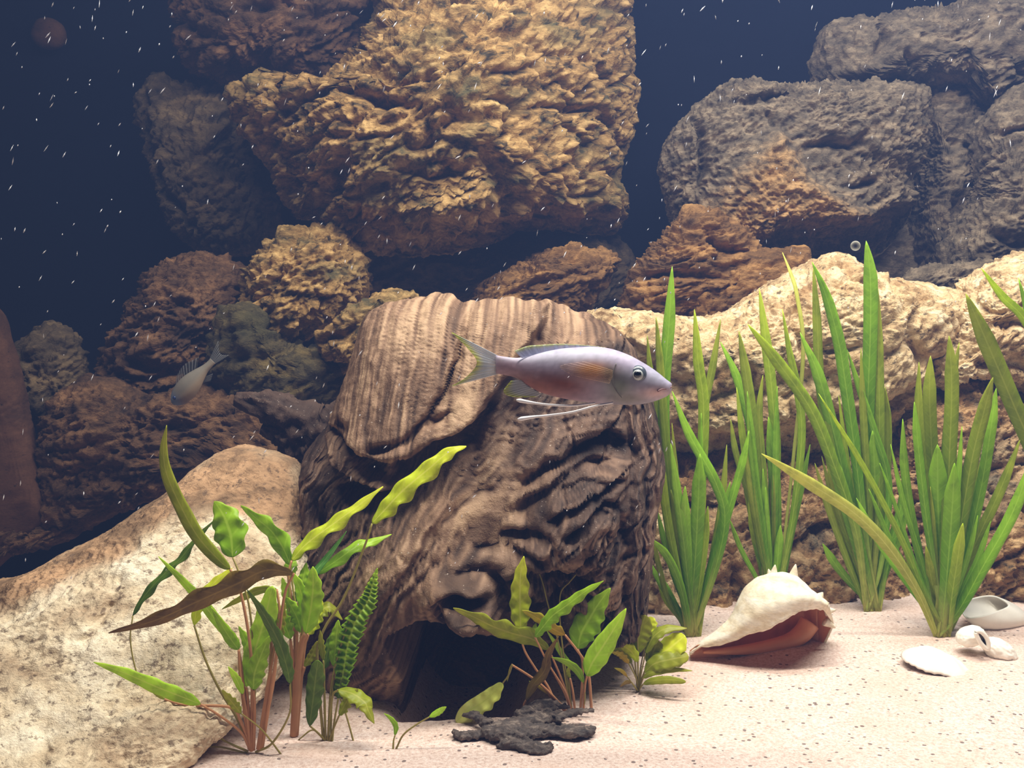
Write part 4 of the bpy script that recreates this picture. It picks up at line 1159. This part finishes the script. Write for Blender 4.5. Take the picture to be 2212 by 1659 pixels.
def whelk():
    cc = cropper(1380, 1150, 0.217)
    Ys = float(ground(1640, 1440)) + 0.012
    k = Ys / F_PX
    # stations from the siphon tip (left) to the shoulder (right): top edge, lip edge, back reach
    top = cc([(505, 1190), (600, 1092), (800, 942), (920, 822), (985, 685), (1065, 545), (1200, 440), (1340, 400), (1470, 400), (1580, 440), (1680, 545), (1770, 620), (1850, 690)])
    lip = cc([(508, 1198), (620, 1152), (800, 1128), (960, 1075), (1090, 1015), (1200, 990), (1310, 955), (1420, 890), (1520, 830), (1610, 790), (1700, 770), (1780, 768), (1850, 780)])
    S, M = 60, 40
    tp = catmull(top, S); lp = catmull(lip, S)
    v = []
    for i in range(S):
        t = i / (S - 1)
        r = 0.004 + 0.030 * math.sin(min(1, t * 1.25) * math.pi / 2) ** 1.6 * (1 - 0.25 * smooth(0.8, 1, t))
        T3 = P(tp[i, 0], tp[i, 1], Ys + 0.25 * r); L3 = P(lp[i, 0], lp[i, 1], Ys - 0.62 * r)
        zt = T3[2]
        F3 = T3 * 0.42 + L3 * 0.58 + np.array([0, -0.30 * r, 0.16 * r])
        B3 = np.array([T3[0] + 0.1 * r, Ys + 1.05 * r, 0.62 * zt]); C3 = np.array([T3[0] + 0.12 * r, Ys + 0.95 * r, -0.002])
        D3 = np.array([T3[0] + 0.1 * r, Ys + 0.82 * r, -0.006])
        sec = catmull([L3, F3, T3, B3, C3, D3], M)
        n = fbm(np.stack([np.full(M, t * 9), np.linspace(0, 6, M), np.zeros(M)], -1), 3, 77)
        rg = 0.0004 * math.sin(t * 80)
        cen = np.array([T3[0], Ys + 0.2 * r, zt * 0.4])
        dd = sec - cen; dd /= np.linalg.norm(dd, axis=1)[:, None] + 1e-9
        sec = sec + dd * (0.0009 * n + rg * 0.5)[:, None]
        if t > 0.0:
            jag = 0.0009 * perlin(np.array([[t * 26, 0.3, 0.7]]), 5)[0]
            sec[:3, 2] += jag
        v.append(sec)
    v = np.array(v).reshape(-1, 3)
    root = empty('whelk_shell', ground_pt(1650, 1425))
    body = add_obj('body_whorl', v, [q[::-1] for q in grid_faces(S, M)], [shell_w, shell_i], parent=root)
    solid(body, 0.0016, -1.0, 1)
    # spire: stepped cone closing the right-hand end
    c0 = v.reshape(S, M, 3)[-1]
    apex = P(*cc([(1985, 940)])[0], Ys + 0.022)
    apex2 = c0.mean(0) * 0.25 + apex * 0.75
    rings = [c0]
    for q in np.linspace(0.08, 1, 22):
        g = q * 0.92
        step = 0.10 * math.sin(q * 3 * 2 * math.pi) * (1 - q)
        rings.append(c0 * (1 - g - step * 0.5) + apex2 * (g + step * 0.5))
    sv = np.array(rings).reshape(-1, 3)
    sp = add_obj('spire', sv, [q[::-1] for q in grid_faces(len(rings), M)], [shell_w, shell_i], parent=root)
    solid(sp, 0.0014, -1.0, 1)
    # columella: the smooth twisted pillar seen inside the mouth
    cp = catmull([list(P(x, y, Ys + d)) for (x, y), d in zip(cc([(1700, 900), (1620, 1010), (1480, 1090), (1200, 1150), (900, 1180), (640, 1190)]), [0.024, 0.022, 0.019, 0.013, 0.006, 0.001])], 40)
    tv, tf = tube(cp, np.interp(np.linspace(0, 1, 40), [0, .25, .6, 1], [0.006, 0.0055, 0.0035, 0.0010]), 16)
    io = add_obj('columella', tv, tf, shell_i, parent=root)
    tag(io, 'smooth orange-brown pillar inside the shell mouth')
    # knobs along the shoulder
    for (x, y, ux, uy, h, w, dyk) in [(1345, 400, 0.15, -1, 78, 62, 0.004), (1540, 425, 0.2, -1, 108, 78, 0.0), (1800, 640, 0.6, -0.8, 54, 74, -0.004), (1895, 780, 0.95, -0.1, 70, 64, 0.0),
                                      (1890, 910, 0.85, 0.5, 80, 60, 0.004), (1300, 400, -0.3, -1, 36, 40, 0.008), (1850, 720, 0.9, -0.4, 50, 60, -0.002)]:
        (bx, by), = cc([(x, y)]); (tx, ty), = cc([(x + ux * h, y + uy * h)])
        b3, t3 = P(bx, by, Ys + 0.004 + dyk), P(tx, ty, Ys + 0.004 + dyk)
        q = catmull([b3 - (t3 - b3) * 0.6, b3, t3], 10)
        tv, tf = tube(q, np.array([1, 0.98, 0.94, 0.88, 0.8, 0.7, 0.58, 0.44, 0.28, 0.08]) * w * 0.217 * k * 0.8, 12)
        add_obj('knob', tv, tf, shell_w, parent=root)
    tag(root, 'large chalky knobbed whelk shell with orange mouth on the sand', 'shell')


whelk()


def cup_shell(name, rim, tail, label, depth=0.02, lift=0.0, th=0.0011, squash=(1, 1, 1), base=None):
    """snail-like cup: rim is a closed pixel loop with depths, tail the closed end"""
    b = ground_pt(*base)
    r3 = catmull([list(P(x, y, b[1] + d)) for x, y, d in rim], 48, closed=True)
    t3 = P(tail[0], tail[1], b[1] + tail[2])
    c = r3.mean(0)
    rings = []
    # rolled lip, then the body tapering to the blunt end
    for q in np.linspace(0, 1, 26):
        s = math.sqrt(max(0.0, 1 - q ** 2.4))
        g = c + (t3 - c) * q
        ring = g + (r3 - c) * max(0.02, s) * (1 + 0.16 * math.sin(q * math.pi))
        ring = ring + np.array([0, 0, 0.0006]) * np.sin(np.linspace(0, 6.283 * 3, 48))[:, None] * math.sin(q * 3.1)
        rings.append(ring)
    v = np.array(rings).reshape(-1, 3)
    o = add_obj(name, v, grid_faces(len(rings), 48, True), shell_s)
    solid(o, th, -1.0)
    tag(o, label, 'shell')
    return o


c5 = cropper(1900, 1220, 0.1567)
_sc = lambda pts, k, cx, cy: [(cx + (x - cx) * k, cy + (y - cy) * k) for x, y in pts]
R1 = c5(_sc([(1165, 600), (1230, 510), (1400, 455), (1560, 450), (1690, 510), (1720, 570), (1560, 640), (1380, 700), (1230, 710)], 1.18, 1440, 580))
cup_shell('cup_shell', [(x, y, d) for (x, y), d in zip(R1, [0, .010, .018, .020, .014, .002, -.008, -.012, -.008])], (*c5([(1900, 860)])[0], 0.012),
          'white cup-shaped shell lying open at the right edge', base=(2150, 1352))
R2 = c5([(1330, 930), (1400, 925), (1470, 1000), (1500, 1090), (1490, 1160), (1430, 1120), (1370, 1040)])
sh2 = empty('moon_snail_shell', ground_pt(2120, 1420))
b2 = ground_pt(2120, 1415)


def blob(name, px, py, rx, ry, rz, rot, Y, mat, parent=None, level=5, seed=0, amp=0.0, fr=60, ridges=0.0):
    d, f = ico(level)
    s = Y / F_PX
    v = d * np.array([rx * s, ry * s, rz * s])
    h = amp * fbm(d * 2.2 + seed, 3, seed)
    if ridges: h = h + ridges * np.sin(np.hypot(d[:, 0], d[:, 2]) * 26)
    v = v * (1 + h)[:, None]
    c_, s_ = math.cos(rot), math.sin(rot)
    v = np.stack([v[:, 0] * c_ + v[:, 2] * s_, v[:, 1], -v[:, 0] * s_ + v[:, 2] * c_], -1)
    return add_obj(name, v + P(px, py, Y), f, mat, parent=parent)


# lower curled shell: whorl, mouth lip and rounded spire
wv = cropper(1900, 1220, 0.1567)
(xa, ya), (xb, yb) = wv([(1230, 1010), (1650, 1180)])
blob('body_whorl', xb, yb, 40, 32, 24, 0.5, b2[1], shell_s, sh2, 5, 3, 0.15)
blob('spire', xa + 4, ya - 4, 32, 28, 22, -0.3, b2[1] + 0.002, shell_s, sh2, 5, 4, 0.15)
lp_ = catmull([list(P(x, y, b2[1] - 0.009)) for x, y in R2], 40, closed=True)
tv, tf = tube(np.vstack([lp_, lp_[:1]]), 0.0013, 8)
add_obj('lip', tv, tf, shell_s, parent=sh2)
q = []
for s_ in np.linspace(0, 1, 8):
    cc_ = lp_.mean(0) + np.array([0.002, 0.008, 0.001]) * s_
    q.append(cc_ + (lp_ - lp_.mean(0)) * (1 - 0.9 * s_ ** 2))
add_obj('mouth', np.array(q).reshape(-1, 3), grid_faces(8, 40, True), plain_mat('shell_mouth_beige', (214, 206, 186), 0.5, 0.3), parent=sh2)  # beige mouth lining
tag(sh2, 'white curled snail shell with narrow mouth below the cup shell', 'shell')

# flat half-buried shell: a shallow ribbed fan
b3_ = ground_pt(2015, 1440)
fan = []
NR, NA = 20, 64
for i in range(NR):
    rr = i / (NR - 1)
    for j in range(NA):
        a = j / NA * 2 * math.pi
        R = 1 + 0.12 * math.cos(a) + 0.05 * math.cos(2 * a + 1)
        rib = 0.00035 * math.cos(a * 22) * rr
        x = 0.0175 * R * rr * math.cos(a); y = 0.016 * R * rr * math.sin(a)
        z = 0.0085 * (1 - rr ** 2.6) + rib - 0.0006 - 0.22 * (x - 0.004) + 0.0006 * math.sin(x * 500 + y * 300)
        fan.append(b3_ + np.array([x, y, z]))
fo = add_obj('scallop_shell', np.array(fan), grid_faces(NR, NA, True), shell_s)
solid(fo, 0.0009, -1.0)
tag(fo, 'white flat rounded shell half sunk in sand, lowest of the shells', 'shell')

# ---------------------------------------------------------------- blackened wood scrap on the sand
def scrap():
    import bmesh
    cs = cropper(950, 1500, 0.16727)
    m = NT('charred_bark')
    n1 = m.noise(m.coords('Object', rot=(0, 0, 0.5), scale=(1, 2.5, 1)), 160, 6, 0.7)
    c = m.ramp(n1, [(0.3, lin((40, 34, 34))), (0.52, lin((84, 72, 66))), (0.72, lin((150, 134, 122)))])
    m.l.new(c, m.b.inputs['Base Color']); m.b.inputs['Roughness'].default_value = 0.7
    m.bump(n1, 0.8, 0.002)
    bm = bmesh.new()

    def lobe(pts, rads, hgt):
        p3 = []
        for x, y in cs(pts):
            g = ground_pt(x, y); p3.append(g + np.array([0, 0, hgt]))
        c = catmull(p3, 22); k = c[0][1] / F_PX
        rr = np.interp(np.linspace(0, 1, 22), np.linspace(0, 1, len(rads)), rads) * 0.16727 * k * 1.12
        tv, tf = tube(c, rr, 12)
        tv[:, 2] = np.repeat(c[:, 2], 12) + (tv[:, 2] - np.repeat(c[:, 2], 12)) * 0.62
        tv[:, 1] = np.repeat(c[:, 1], 12) + (tv[:, 1] - np.repeat(c[:, 1], 12)) * 1.5
        vs_ = [bm.verts.new(q) for q in tv]
        for q in tf: bm.faces.new([vs_[i] for i in q])

    lobe([(150, 540), (300, 570), (560, 560), (800, 540)], [20, 70, 60, 90], 0.002)
    lobe([(310, 400), (420, 380), (520, 440), (640, 520)], [20, 55, 50, 70], 0.005)
    lobe([(560, 560), (800, 560), (1050, 480), (1300, 400), (1600, 330)], [60, 150, 130, 110, 40], 0.003)
    lobe([(1000, 420), (1200, 340), (1400, 290), (1680, 310)], [50, 80, 90, 18], 0.006)
    lobe([(800, 620), (1050, 680), (1250, 730), (1450, 700)], [120, 100, 90, 60], 0.001)
    lobe([(1000, 640), (1200, 560), (1500, 540), (1800, 560), (2010, 530)], [70, 80, 90, 90, 30], 0.003)
    lobe([(1500, 500), (1650, 440), (1800, 400), (1980, 385)], [60, 50, 30, 16], 0.007)
    me = bpy.data.meshes.new('tmp_scrap'); bm.to_mesh(me); bm.free()
    ob = bpy.data.objects.new('tmp_scrap', me); COL.objects.link(ob)
    md = ob.modifiers.new('r', 'REMESH'); md.mode = 'VOXEL'; md.voxel_size = 0.0007
    dg = bpy.context.evaluated_depsgraph_get()
    me2 = bpy.data.meshes.new_from_object(ob.evaluated_get(dg))
    v = np.empty(len(me2.vertices) * 3, np.float32); me2.vertices.foreach_get('co', v); v = v.reshape(-1, 3).astype(float)
    nn = np.empty(len(me2.vertices) * 3, np.float32); me2.vertices.foreach_get('normal', nn); nn = nn.reshape(-1, 3)
    f = [tuple(p.vertices) for p in me2.polygons]
    bpy.data.objects.remove(ob); bpy.data.meshes.remove(me)
    v = v + nn * (0.0026 * fbm(v * np.array([150, 260, 200]), 3, 88, 0.6, 'ridge') - 0.0012)[:, None]
    o = add_obj('bark_scrap', v, f, m.m)
    tag(o, 'jagged blackish scrap of bark lying flat on the front sand', 'driftwood')


scrap()

# ---------------------------------------------------------------- fish
def fish_body_mat(name, attr=True, col=None):
    t = NT(name)
    if attr:
        c = t.attr('skin').outputs['Color']
    else:
        c = lin(col)
    n = t.noise(t.coords('Object'), 420, 3, 0.6)
    c = t.mix(0.3, c, t.ramp(n, [(0.3, (0.8, 0.8, 0.82, 1)), (0.7, (1, 1, 1, 1))]), 'MULTIPLY')
    t.l.new(c, t.b.inputs['Base Color'])
    t.b.inputs['Roughness'].default_value = 0.45; t.b.inputs['Specular IOR Level'].default_value = 0.2
    t.b.inputs['Subsurface Weight'].default_value = 0.0
    t.b.inputs['Subsurface Radius'].default_value = (0.004, 0.003, 0.003)
    t.b.inputs['Subsurface Scale'].default_value = 1.0
    return t.m


def fin_mat(name, a, b, alpha=0.6):
    t = NT(name)
    at = t.attr('lf'); sp = t.new('ShaderNodeSeparateXYZ'); t.l.new(at.outputs['Vector'], sp.inputs[0])
    ray = t.math('SINE', t.math('MULTIPLY', sp.outputs[1], 60.0))
    c = t.mix(t.step(sp.outputs[0], 0.55, 1.0), lin(a), lin(b))
    c = t.mix(t.math('MULTIPLY', t.step(ray, 0.3, 1.0), 0.35), c, lin((236, 238, 250)))
    t.l.new(c, t.b.inputs['Base Color'])
    t.b.inputs['Roughness'].default_value = 0.4
    tr = t.new('ShaderNodeBsdfTranslucent'); t.l.new(c, tr.inputs[0])
    mx = t.new('ShaderNodeMixShader'); mx.inputs[0].default_value = 0.45
    t.l.new(t.b.outputs[0], mx.inputs[1]); t.l.new(tr.outputs[0], mx.inputs[2])
    tp = t.new('ShaderNodeBsdfTransparent'); mx2 = t.new('ShaderNodeMixShader')
    al = t.math('ADD', alpha, t.math('MULTIPLY', t.step(ray, 0.2, 1.0), 0.25))
    t.l.new(al, mx2.inputs[0]); t.l.new(tp.outputs[0], mx2.inputs[1]); t.l.new(mx.outputs[0], mx2.inputs[2])
    t.l.new(mx2.outputs[0], t.out.inputs[0])
    return t.m


FIN = fin_mat('fin_lavender', (196, 202, 226), (214, 222, 150), 0.6)
FINY = fin_mat('fin_yellow_edge', (198, 206, 214), (206, 216, 70), 0.6)
FINW = fin_mat('fin_white_filament', (232, 232, 250), (255, 250, 232), 0.95)
FINP = fin_mat('fin_amber', (206, 160, 96), (190, 150, 130), 0.12)
FIN2 = fin_mat('fin_grey', (96, 96, 92), (100, 100, 96), 0.25)


def fan_fin(name, root_pts, tip_pts, Y, dy, mat, parent, conv, nu=30, nv=14, curve=0.0):
    """sheet between a root polyline and a tip polyline (pixels); ray index runs along the root"""
    r = catmull(conv(root_pts), nu); t = catmull(conv(tip_pts), nu)
    v, at = [], []
    for i in range(nu):
        for j in range(nv):
            s = j / (nv - 1)
            x, y = r[i] * (1 - s) + t[i] * s
            v.append(P(x, y, Y + dy * s + curve * math.sin(s * math.pi) + 0.0003 * math.sin(i * 2.2) * s)); at.append((s, i / nu, 0))
    v = np.array(v)
    o = add_obj(name, v, grid_faces(nu, nv), mat, parent=parent)
    vattr(o, 'lf', np.array(at))
    solid(o, 0.00025, 0.0)
    return o


def fish(conv, xs, tops, bots, Y, half, skin_fn, mat, parent, yaw=None):
    N, M = 90, 48
    st = catmull(np.stack([xs, tops, bots, half], -1), N)
    v, pp = [], []
    for i in range(N):
        x, tp, bt, hf = st[i]
        for j in range(M):
            a = 2 * math.pi * j / M
            cy = (tp + bt) / 2; ry = (bt - tp) / 2
            zz = -math.sin(a)
            (qx, qy), = conv([(x, cy + ry * zz)])
            thick = hf * math.copysign(abs(math.cos(a)) ** 0.8, math.cos(a)) * (1 - 0.25 * (zz > 0) * zz ** 2)
            yy = Y(x) if callable(Y) else Y
            v.append(P(qx, qy, yy - thick)); pp.append((x, cy + ry * zz))
    v = np.array(v); pp = np.array(pp)
    f = grid_faces(N, M, True)
    f.append(tuple(range(M))[::-1]); f.append(tuple(range((N - 1) * M, N * M)))
    o = add_obj('body', v, f, mat, parent=parent)
    col = skin_fn(pp[:, 0], pp[:, 1])
    ca = o.data.color_attributes.new('skin', 'FLOAT_COLOR', 'POINT')
    ca.data.foreach_set('color', np.concatenate([col, np.ones((len(col), 1))], 1).astype(np.float32).ravel())
    return o


def disc(name, px, py, r, Y, bulge, mat, parent, level=4):
    d, f = ico(level)
    s = Y / F_PX
    return add_obj(name, d * np.array([r * s, bulge, r * s]) + P(px, py, Y), f, mat, parent=parent)


def skin_main(x, y):
    L = lambda c: np.array(lin(c)[:3])
    col = np.tile(L((158, 152, 174)), (len(x), 1))

    def spot(cx, cy, rx, ry, c, amt, rot=0.0):
        nonlocal col
        a, b = math.cos(rot), math.sin(rot)
        ux = ((x - cx) * a + (y - cy) * b) / rx; uy = (-(x - cx) * b + (y - cy) * a) / ry
        w = np.clip(amt * np.exp(-(ux ** 2 + uy ** 2)), 0, 1)[:, None]
        col = col * (1 - w) + L(c) * w
    spot(900, 640, 420, 130, (142, 92, 80), 1.0, 0.25)
    spot(600, 480, 120, 90, (166, 132, 142), 0.7)
    spot(1100, 620, 260, 80, (104, 48, 26), 1.0, 0.2)
    spot(1370, 500, 170, 85, (176, 108, 14), 1.1, 0.05)
    spot(1120, 465, 40, 22, (100, 74, 54), 0.8, 0.5)
    spot(820, 460, 60, 34, (140, 124, 140), 0.5); spot(870, 545, 34, 24, (140, 120, 130), 0.5); spot(1050, 500, 60, 30, (150, 132, 150), 0.4)
    spot(540, 400, 24, 40, (150, 116, 110), 0.6)
    spot(1620, 640, 140, 120, (104, 116, 92), 0.85); spot(1530, 530, 60, 60, (84, 82, 52), 0.85)
    spot(1700, 760, 220, 60, (116, 112, 104), 0.9)
    spot(1950, 700, 130, 50, (214, 176, 168), 0.8)
    spot(1900, 560, 160, 90, (176, 178, 196), 0.6)
    spot(1200, 360, 560, 60, (196, 194, 212), 0.8); spot(1650, 400, 200, 60, (170, 156, 182), 0.6, 0.5)
    spot(800, 395, 300, 26, (190, 186, 202), 0.7)
    n = fbm(np.stack([x / 60, y / 40, 0 * x], -1), 3, 91)[:, None]
    return np.clip(col * (1 + 0.4 * n), 0.005, 1)


def main_fish():
    cf = cropper(950, 680, 0.2396)
    Y = 0.475
    root = empty('cichlid_fish', P(*cf([(1300, 800)])[0], Y))
    Yb = lambda x: Y + 0.010 * ((x - 1300) / 800.0) ** 2 * (1 if x < 1300 else 0.0)
    xs = [505, 600, 700, 800, 900, 1000, 1100, 1250, 1400, 1550, 1700, 1800, 1900, 1980, 2040, 2075, 2092]
    tp = [365, 380, 388, 372, 345, 322, 305, 292, 288, 308, 360, 412, 472, 530, 580, 606, 622]
    bt = [530, 545, 575, 640, 695, 728, 752, 778, 798, 808, 812, 808, 790, 765, 738, 712, 676]
    hf = [0.0022, 0.0030, 0.0040, 0.0054, 0.0068, 0.0080, 0.0090, 0.0102, 0.0108, 0.0108, 0.0102, 0.0094, 0.0080, 0.0066, 0.0050, 0.0036, 0.0012]
    fish(cf, xs, tp, bt, Yb, hf, skin_main, fish_body_mat('cichlid_skin'), root)
    Yt = Yb(505)
    fan_fin('tail_fin', [(520, 365), (508, 400), (505, 450), (508, 500), (520, 535)], [(105, 158), (240, 290), (335, 430), (240, 560), (105, 645)], Yt, 0.004, FINY, root, cf, 44, 16)
    fan_fin('dorsal_fin', [(740, 392), (850, 372), (950, 348), (1100, 318), (1250, 302), (1400, 296), (1500, 306)],
            [(672, 325), (790, 282), (930, 270), (1080, 262), (1240, 268), (1390, 280), (1490, 296)], Y + 0.002, 0.0, FIN, root, cf, 60, 8)
    fan_fin('anal_fin', [(735, 590), (790, 636), (850, 676), (920, 715)], [(640, 596), (575, 690), (650, 738), (860, 742)], Y + 0.003, -0.001, FINY, root, cf, 30, 12)
    fil = plain_mat('fin_white_filament', (248, 246, 250), 0.5, 0.3)
    for pts, dps in (([(1400, 796), (1200, 818), (1000, 812), (850, 795), (690, 768)], [-0.006, -0.007, -0.008, -0.008, -0.008]),
                     ([(1560, 792), (1400, 822), (1200, 876), (1000, 905), (840, 922), (702, 942)], [-0.008, -0.011, -0.013, -0.015, -0.016, -0.017])):
        fl = catmull([list(P(x, y, Y + d)) for (x, y), d in zip(cf(pts), dps)], 40)
        tv, tf = tube(fl, np.interp(np.linspace(0, 1, 40), [0, 0.3, 0.7, 0.95, 1], [0.0004, 0.0005, 0.0005, 0.0009, 0.0004]), 8)
        add_obj('pelvic_fin', tv, tf, fil, parent=root)
    fan_fin('pectoral_fin', [(1560, 500), (1555, 560), (1530, 620)], [(1300, 420), (1085, 462), (1180, 540)], Y - 0.0112, -0.0035, FINP, root, cf, 24, 14)
    sc = plain_mat('eye_grey', (86, 96, 108), 0.25, 0.6)
    si = plain_mat('eye_silver', (176, 182, 180), 0.2, 0.6)
    sb = plain_mat('eye_pupil', (10, 10, 14), 0.1, 0.8)
    (ex, ey), = cf([(1785, 535)])
    eye = disc('eye', ex, ey, 19.5, Y - 0.0072, 0.0030, sc, root)
    disc('iris', ex, ey + 1.5, 12.5, Y - 0.0090, 0.0019, si, eye)
    disc('pupil', ex - 0.5, ey + 0.5, 8.4, Y - 0.0101, 0.0013, sb, eye)
    (ex2, ey2), = cf([(1785, 535)])
    disc('eye', ex2, ey2, 17, Y + 0.0072, 0.003, sc, root)
    # mouth slit and gill cover edge
    ml = catmull([list(P(x, y, Y - d)) for (x, y), d in zip(cf([(2086, 652), (2045, 668), (2000, 672), (1965, 690)]), [0.0024, 0.0042, 0.0060, 0.0070])], 16)
    tv, tf = tube(ml, 0.00045, 6)
    add_obj('mouth', tv, tf, plain_mat('mouth_pink', (150, 112, 112), 0.5, 0.3), parent=root)
    gl = catmull([list(P(x, y, Y - d)) for (x, y), d in zip(cf([(1590, 440), (1560, 540), (1570, 650), (1640, 750)]), [0.0098, 0.0107, 0.0106, 0.0082])], 24)
    tv, tf = tube(gl, 0.00022, 6)
    add_obj('gill_edge', tv, tf, plain_mat('gill_grey', (116, 112, 106), 0.5, 0.3), parent=root)
    tag(root, 'pale lavender fish with forked tail swimming right before the stump', 'fish')


main_fish()


def small_fish():
    # drawn along its own axis, then turned: nose to the lower left
    Y = 0.72
    nose, tail = np.array([372.0, 872.0]), np.array([470.0, 770.0])
    ax = (tail - nose); L = np.linalg.norm(ax); ax /= L
    nv_ = np.array([ax[1], -ax[0]])
    if nv_[1] > 0: nv_ = -nv_

    def conv(pts):
        return [tuple(nose + ax * (x * L) - nv_ * (y * L)) for x, y in pts]
    root = empty('fry_fish', P(*conv([(0.4, 0.2)])[0], Y))
    xs = [0.0, 0.05, 0.15, 0.3, 0.45, 0.6, 0.72, 0.82, 0.9]
    tp = [-0.02, -0.08, -0.14, -0.17, -0.16, -0.12, -0.08, -0.06, -0.06]
    bt = [0.03, 0.09, 0.15, 0.17, 0.15, 0.10, 0.06, 0.05, 0.05]
    hf = [0.001, 0.003, 0.005, 0.006, 0.0055, 0.004, 0.0025, 0.0016, 0.001]

    def skin(x, y):
        a = np.array(lin((120, 114, 104))[:3]); b = np.array(lin((158, 136, 112))[:3]); c = np.array(lin((120, 140, 170))[:3])
        w = smooth(-0.05, 0.12, y)[:, None]; col = a * (1 - w) + b * w
        w = (0.8 * np.exp(-((x - 0.05) / 0.08) ** 2))[:, None]
        return col * (1 - w) + c * w
    fish(conv, xs, tp, bt, Y, hf, skin, fish_body_mat('fry_skin'), root)
    fan_fin('tail_fin', [(0.88, -0.06), (0.9, 0.0), (0.88, 0.05)], [(1.18, -0.16), (1.06, 0.0), (1.14, 0.12)], Y, 0.002, FIN2, root, conv, 16, 8)
    fan_fin('dorsal_fin', [(0.25, -0.165), (0.45, -0.155), (0.65, -0.10)], [(0.34, -0.24), (0.55, -0.28), (0.80, -0.20)], Y, 0.0, FIN2, root, conv, 20, 6)
    fan_fin('anal_fin', [(0.55, 0.11), (0.65, 0.08)], [(0.66, 0.18), (0.76, 0.13)], Y, 0.0, FIN2, root, conv, 10, 6)
    (ex, ey), = conv([(0.09, -0.035)])
    disc('eye', ex, ey, 4.5, Y - 0.0034, 0.0012, plain_mat('fry_eye', (36, 52, 96), 0.15, 0.7), root)
    tag(root, 'small dim grey fish nosing down left of the stump', 'fish')


small_fish()

# ---------------------------------------------------------------- drifting flecks and a bubble
def flecks():
    r = random.Random(5)
    V, Fc = [], []
    spots = []
    for _ in range(430):
        if r.random() < 0.72:
            px, py = r.uniform(0, 2212), r.uniform(0, 1) ** 1.3 * 700
        else:
            px, py = r.uniform(0, 1500), r.uniform(500, 1250)
        spots.append((px, py))
    for px, py in spots:
        Y = r.uniform(0.36, 0.60) if py < 900 else r.uniform(0.36, 0.46)
        k = Y / F_PX
        L = r.choice([2.0, 3, 4, 5.5, 7.5]) * r.uniform(0.8, 1.3) * k; w = r.uniform(0.7, 1.5) * k
        a = math.radians(62 + r.gauss(0, 14)) + (0.25 if px > 1400 else 0)
        c = P(px, py, Y)
        dx = np.array([math.cos(a), r.uniform(-0.3, 0.3), math.sin(a)]); dx /= np.linalg.norm(dx)
        sx = np.cross(dx, [0, 1, 0]); sx /= np.linalg.norm(sx); sy = np.cross(dx, sx)
        b = len(V)
        V += [c + dx * L, c - dx * L, c + sx * w, c - sx * w, c + sy * w, c - sy * w]
        for p, q in ((2, 4), (4, 3), (3, 5), (5, 2)):
            Fc += [(b, b + p, b + q), (b + 1, b + q, b + p)]
    t = NT('fleck_white')
    n = t.noise(t.coords('Object'), 20, 2, 0.5)
    t.l.new(t.ramp(n, [(0.3, lin((226, 230, 244))), (0.7, lin((250, 250, 250)))]), t.b.inputs['Base Color'])
    t.b.inputs['Roughness'].default_value = 0.5
    o = add_obj('floating_flecks', np.array(V), Fc, t.m, smooth_shade=False)
    tag(o, 'fine white flecks drifting in the water', 'particles', kind='stuff')


flecks()


def bubble():
    t = NT('bubble_pale_rim')
    lw = t.new('ShaderNodeLayerWeight'); lw.inputs[0].default_value = 0.35
    tp = t.new('ShaderNodeBsdfTransparent'); gl = t.new('ShaderNodeBsdfDiffuse')  # pale diffuse rim painted in place of a glossy reflection
    n = t.noise(t.coords('Object'), 300, 2, 0.5)
    t.l.new(t.ramp(n, [(0.3, lin((190, 186, 170))), (0.7, lin((220, 214, 200)))]), gl.inputs[0])
    mx = t.new('ShaderNodeMixShader')
    t.l.new(t.math('MULTIPLY', lw.outputs['Facing'], 0.8), mx.inputs[0]); t.l.new(tp.outputs[0], mx.inputs[1]); t.l.new(gl.outputs[0], mx.inputs[2])
    t.l.new(mx.outputs[0], t.out.inputs[0])
    d, f = ico(4)
    o = add_obj('air_bubble', d * 0.0031 + P(1848, 531, 0.70), f, t.m)
    tag(o, 'tiny round air bubble above the pale rock peak', 'bubble')


bubble()
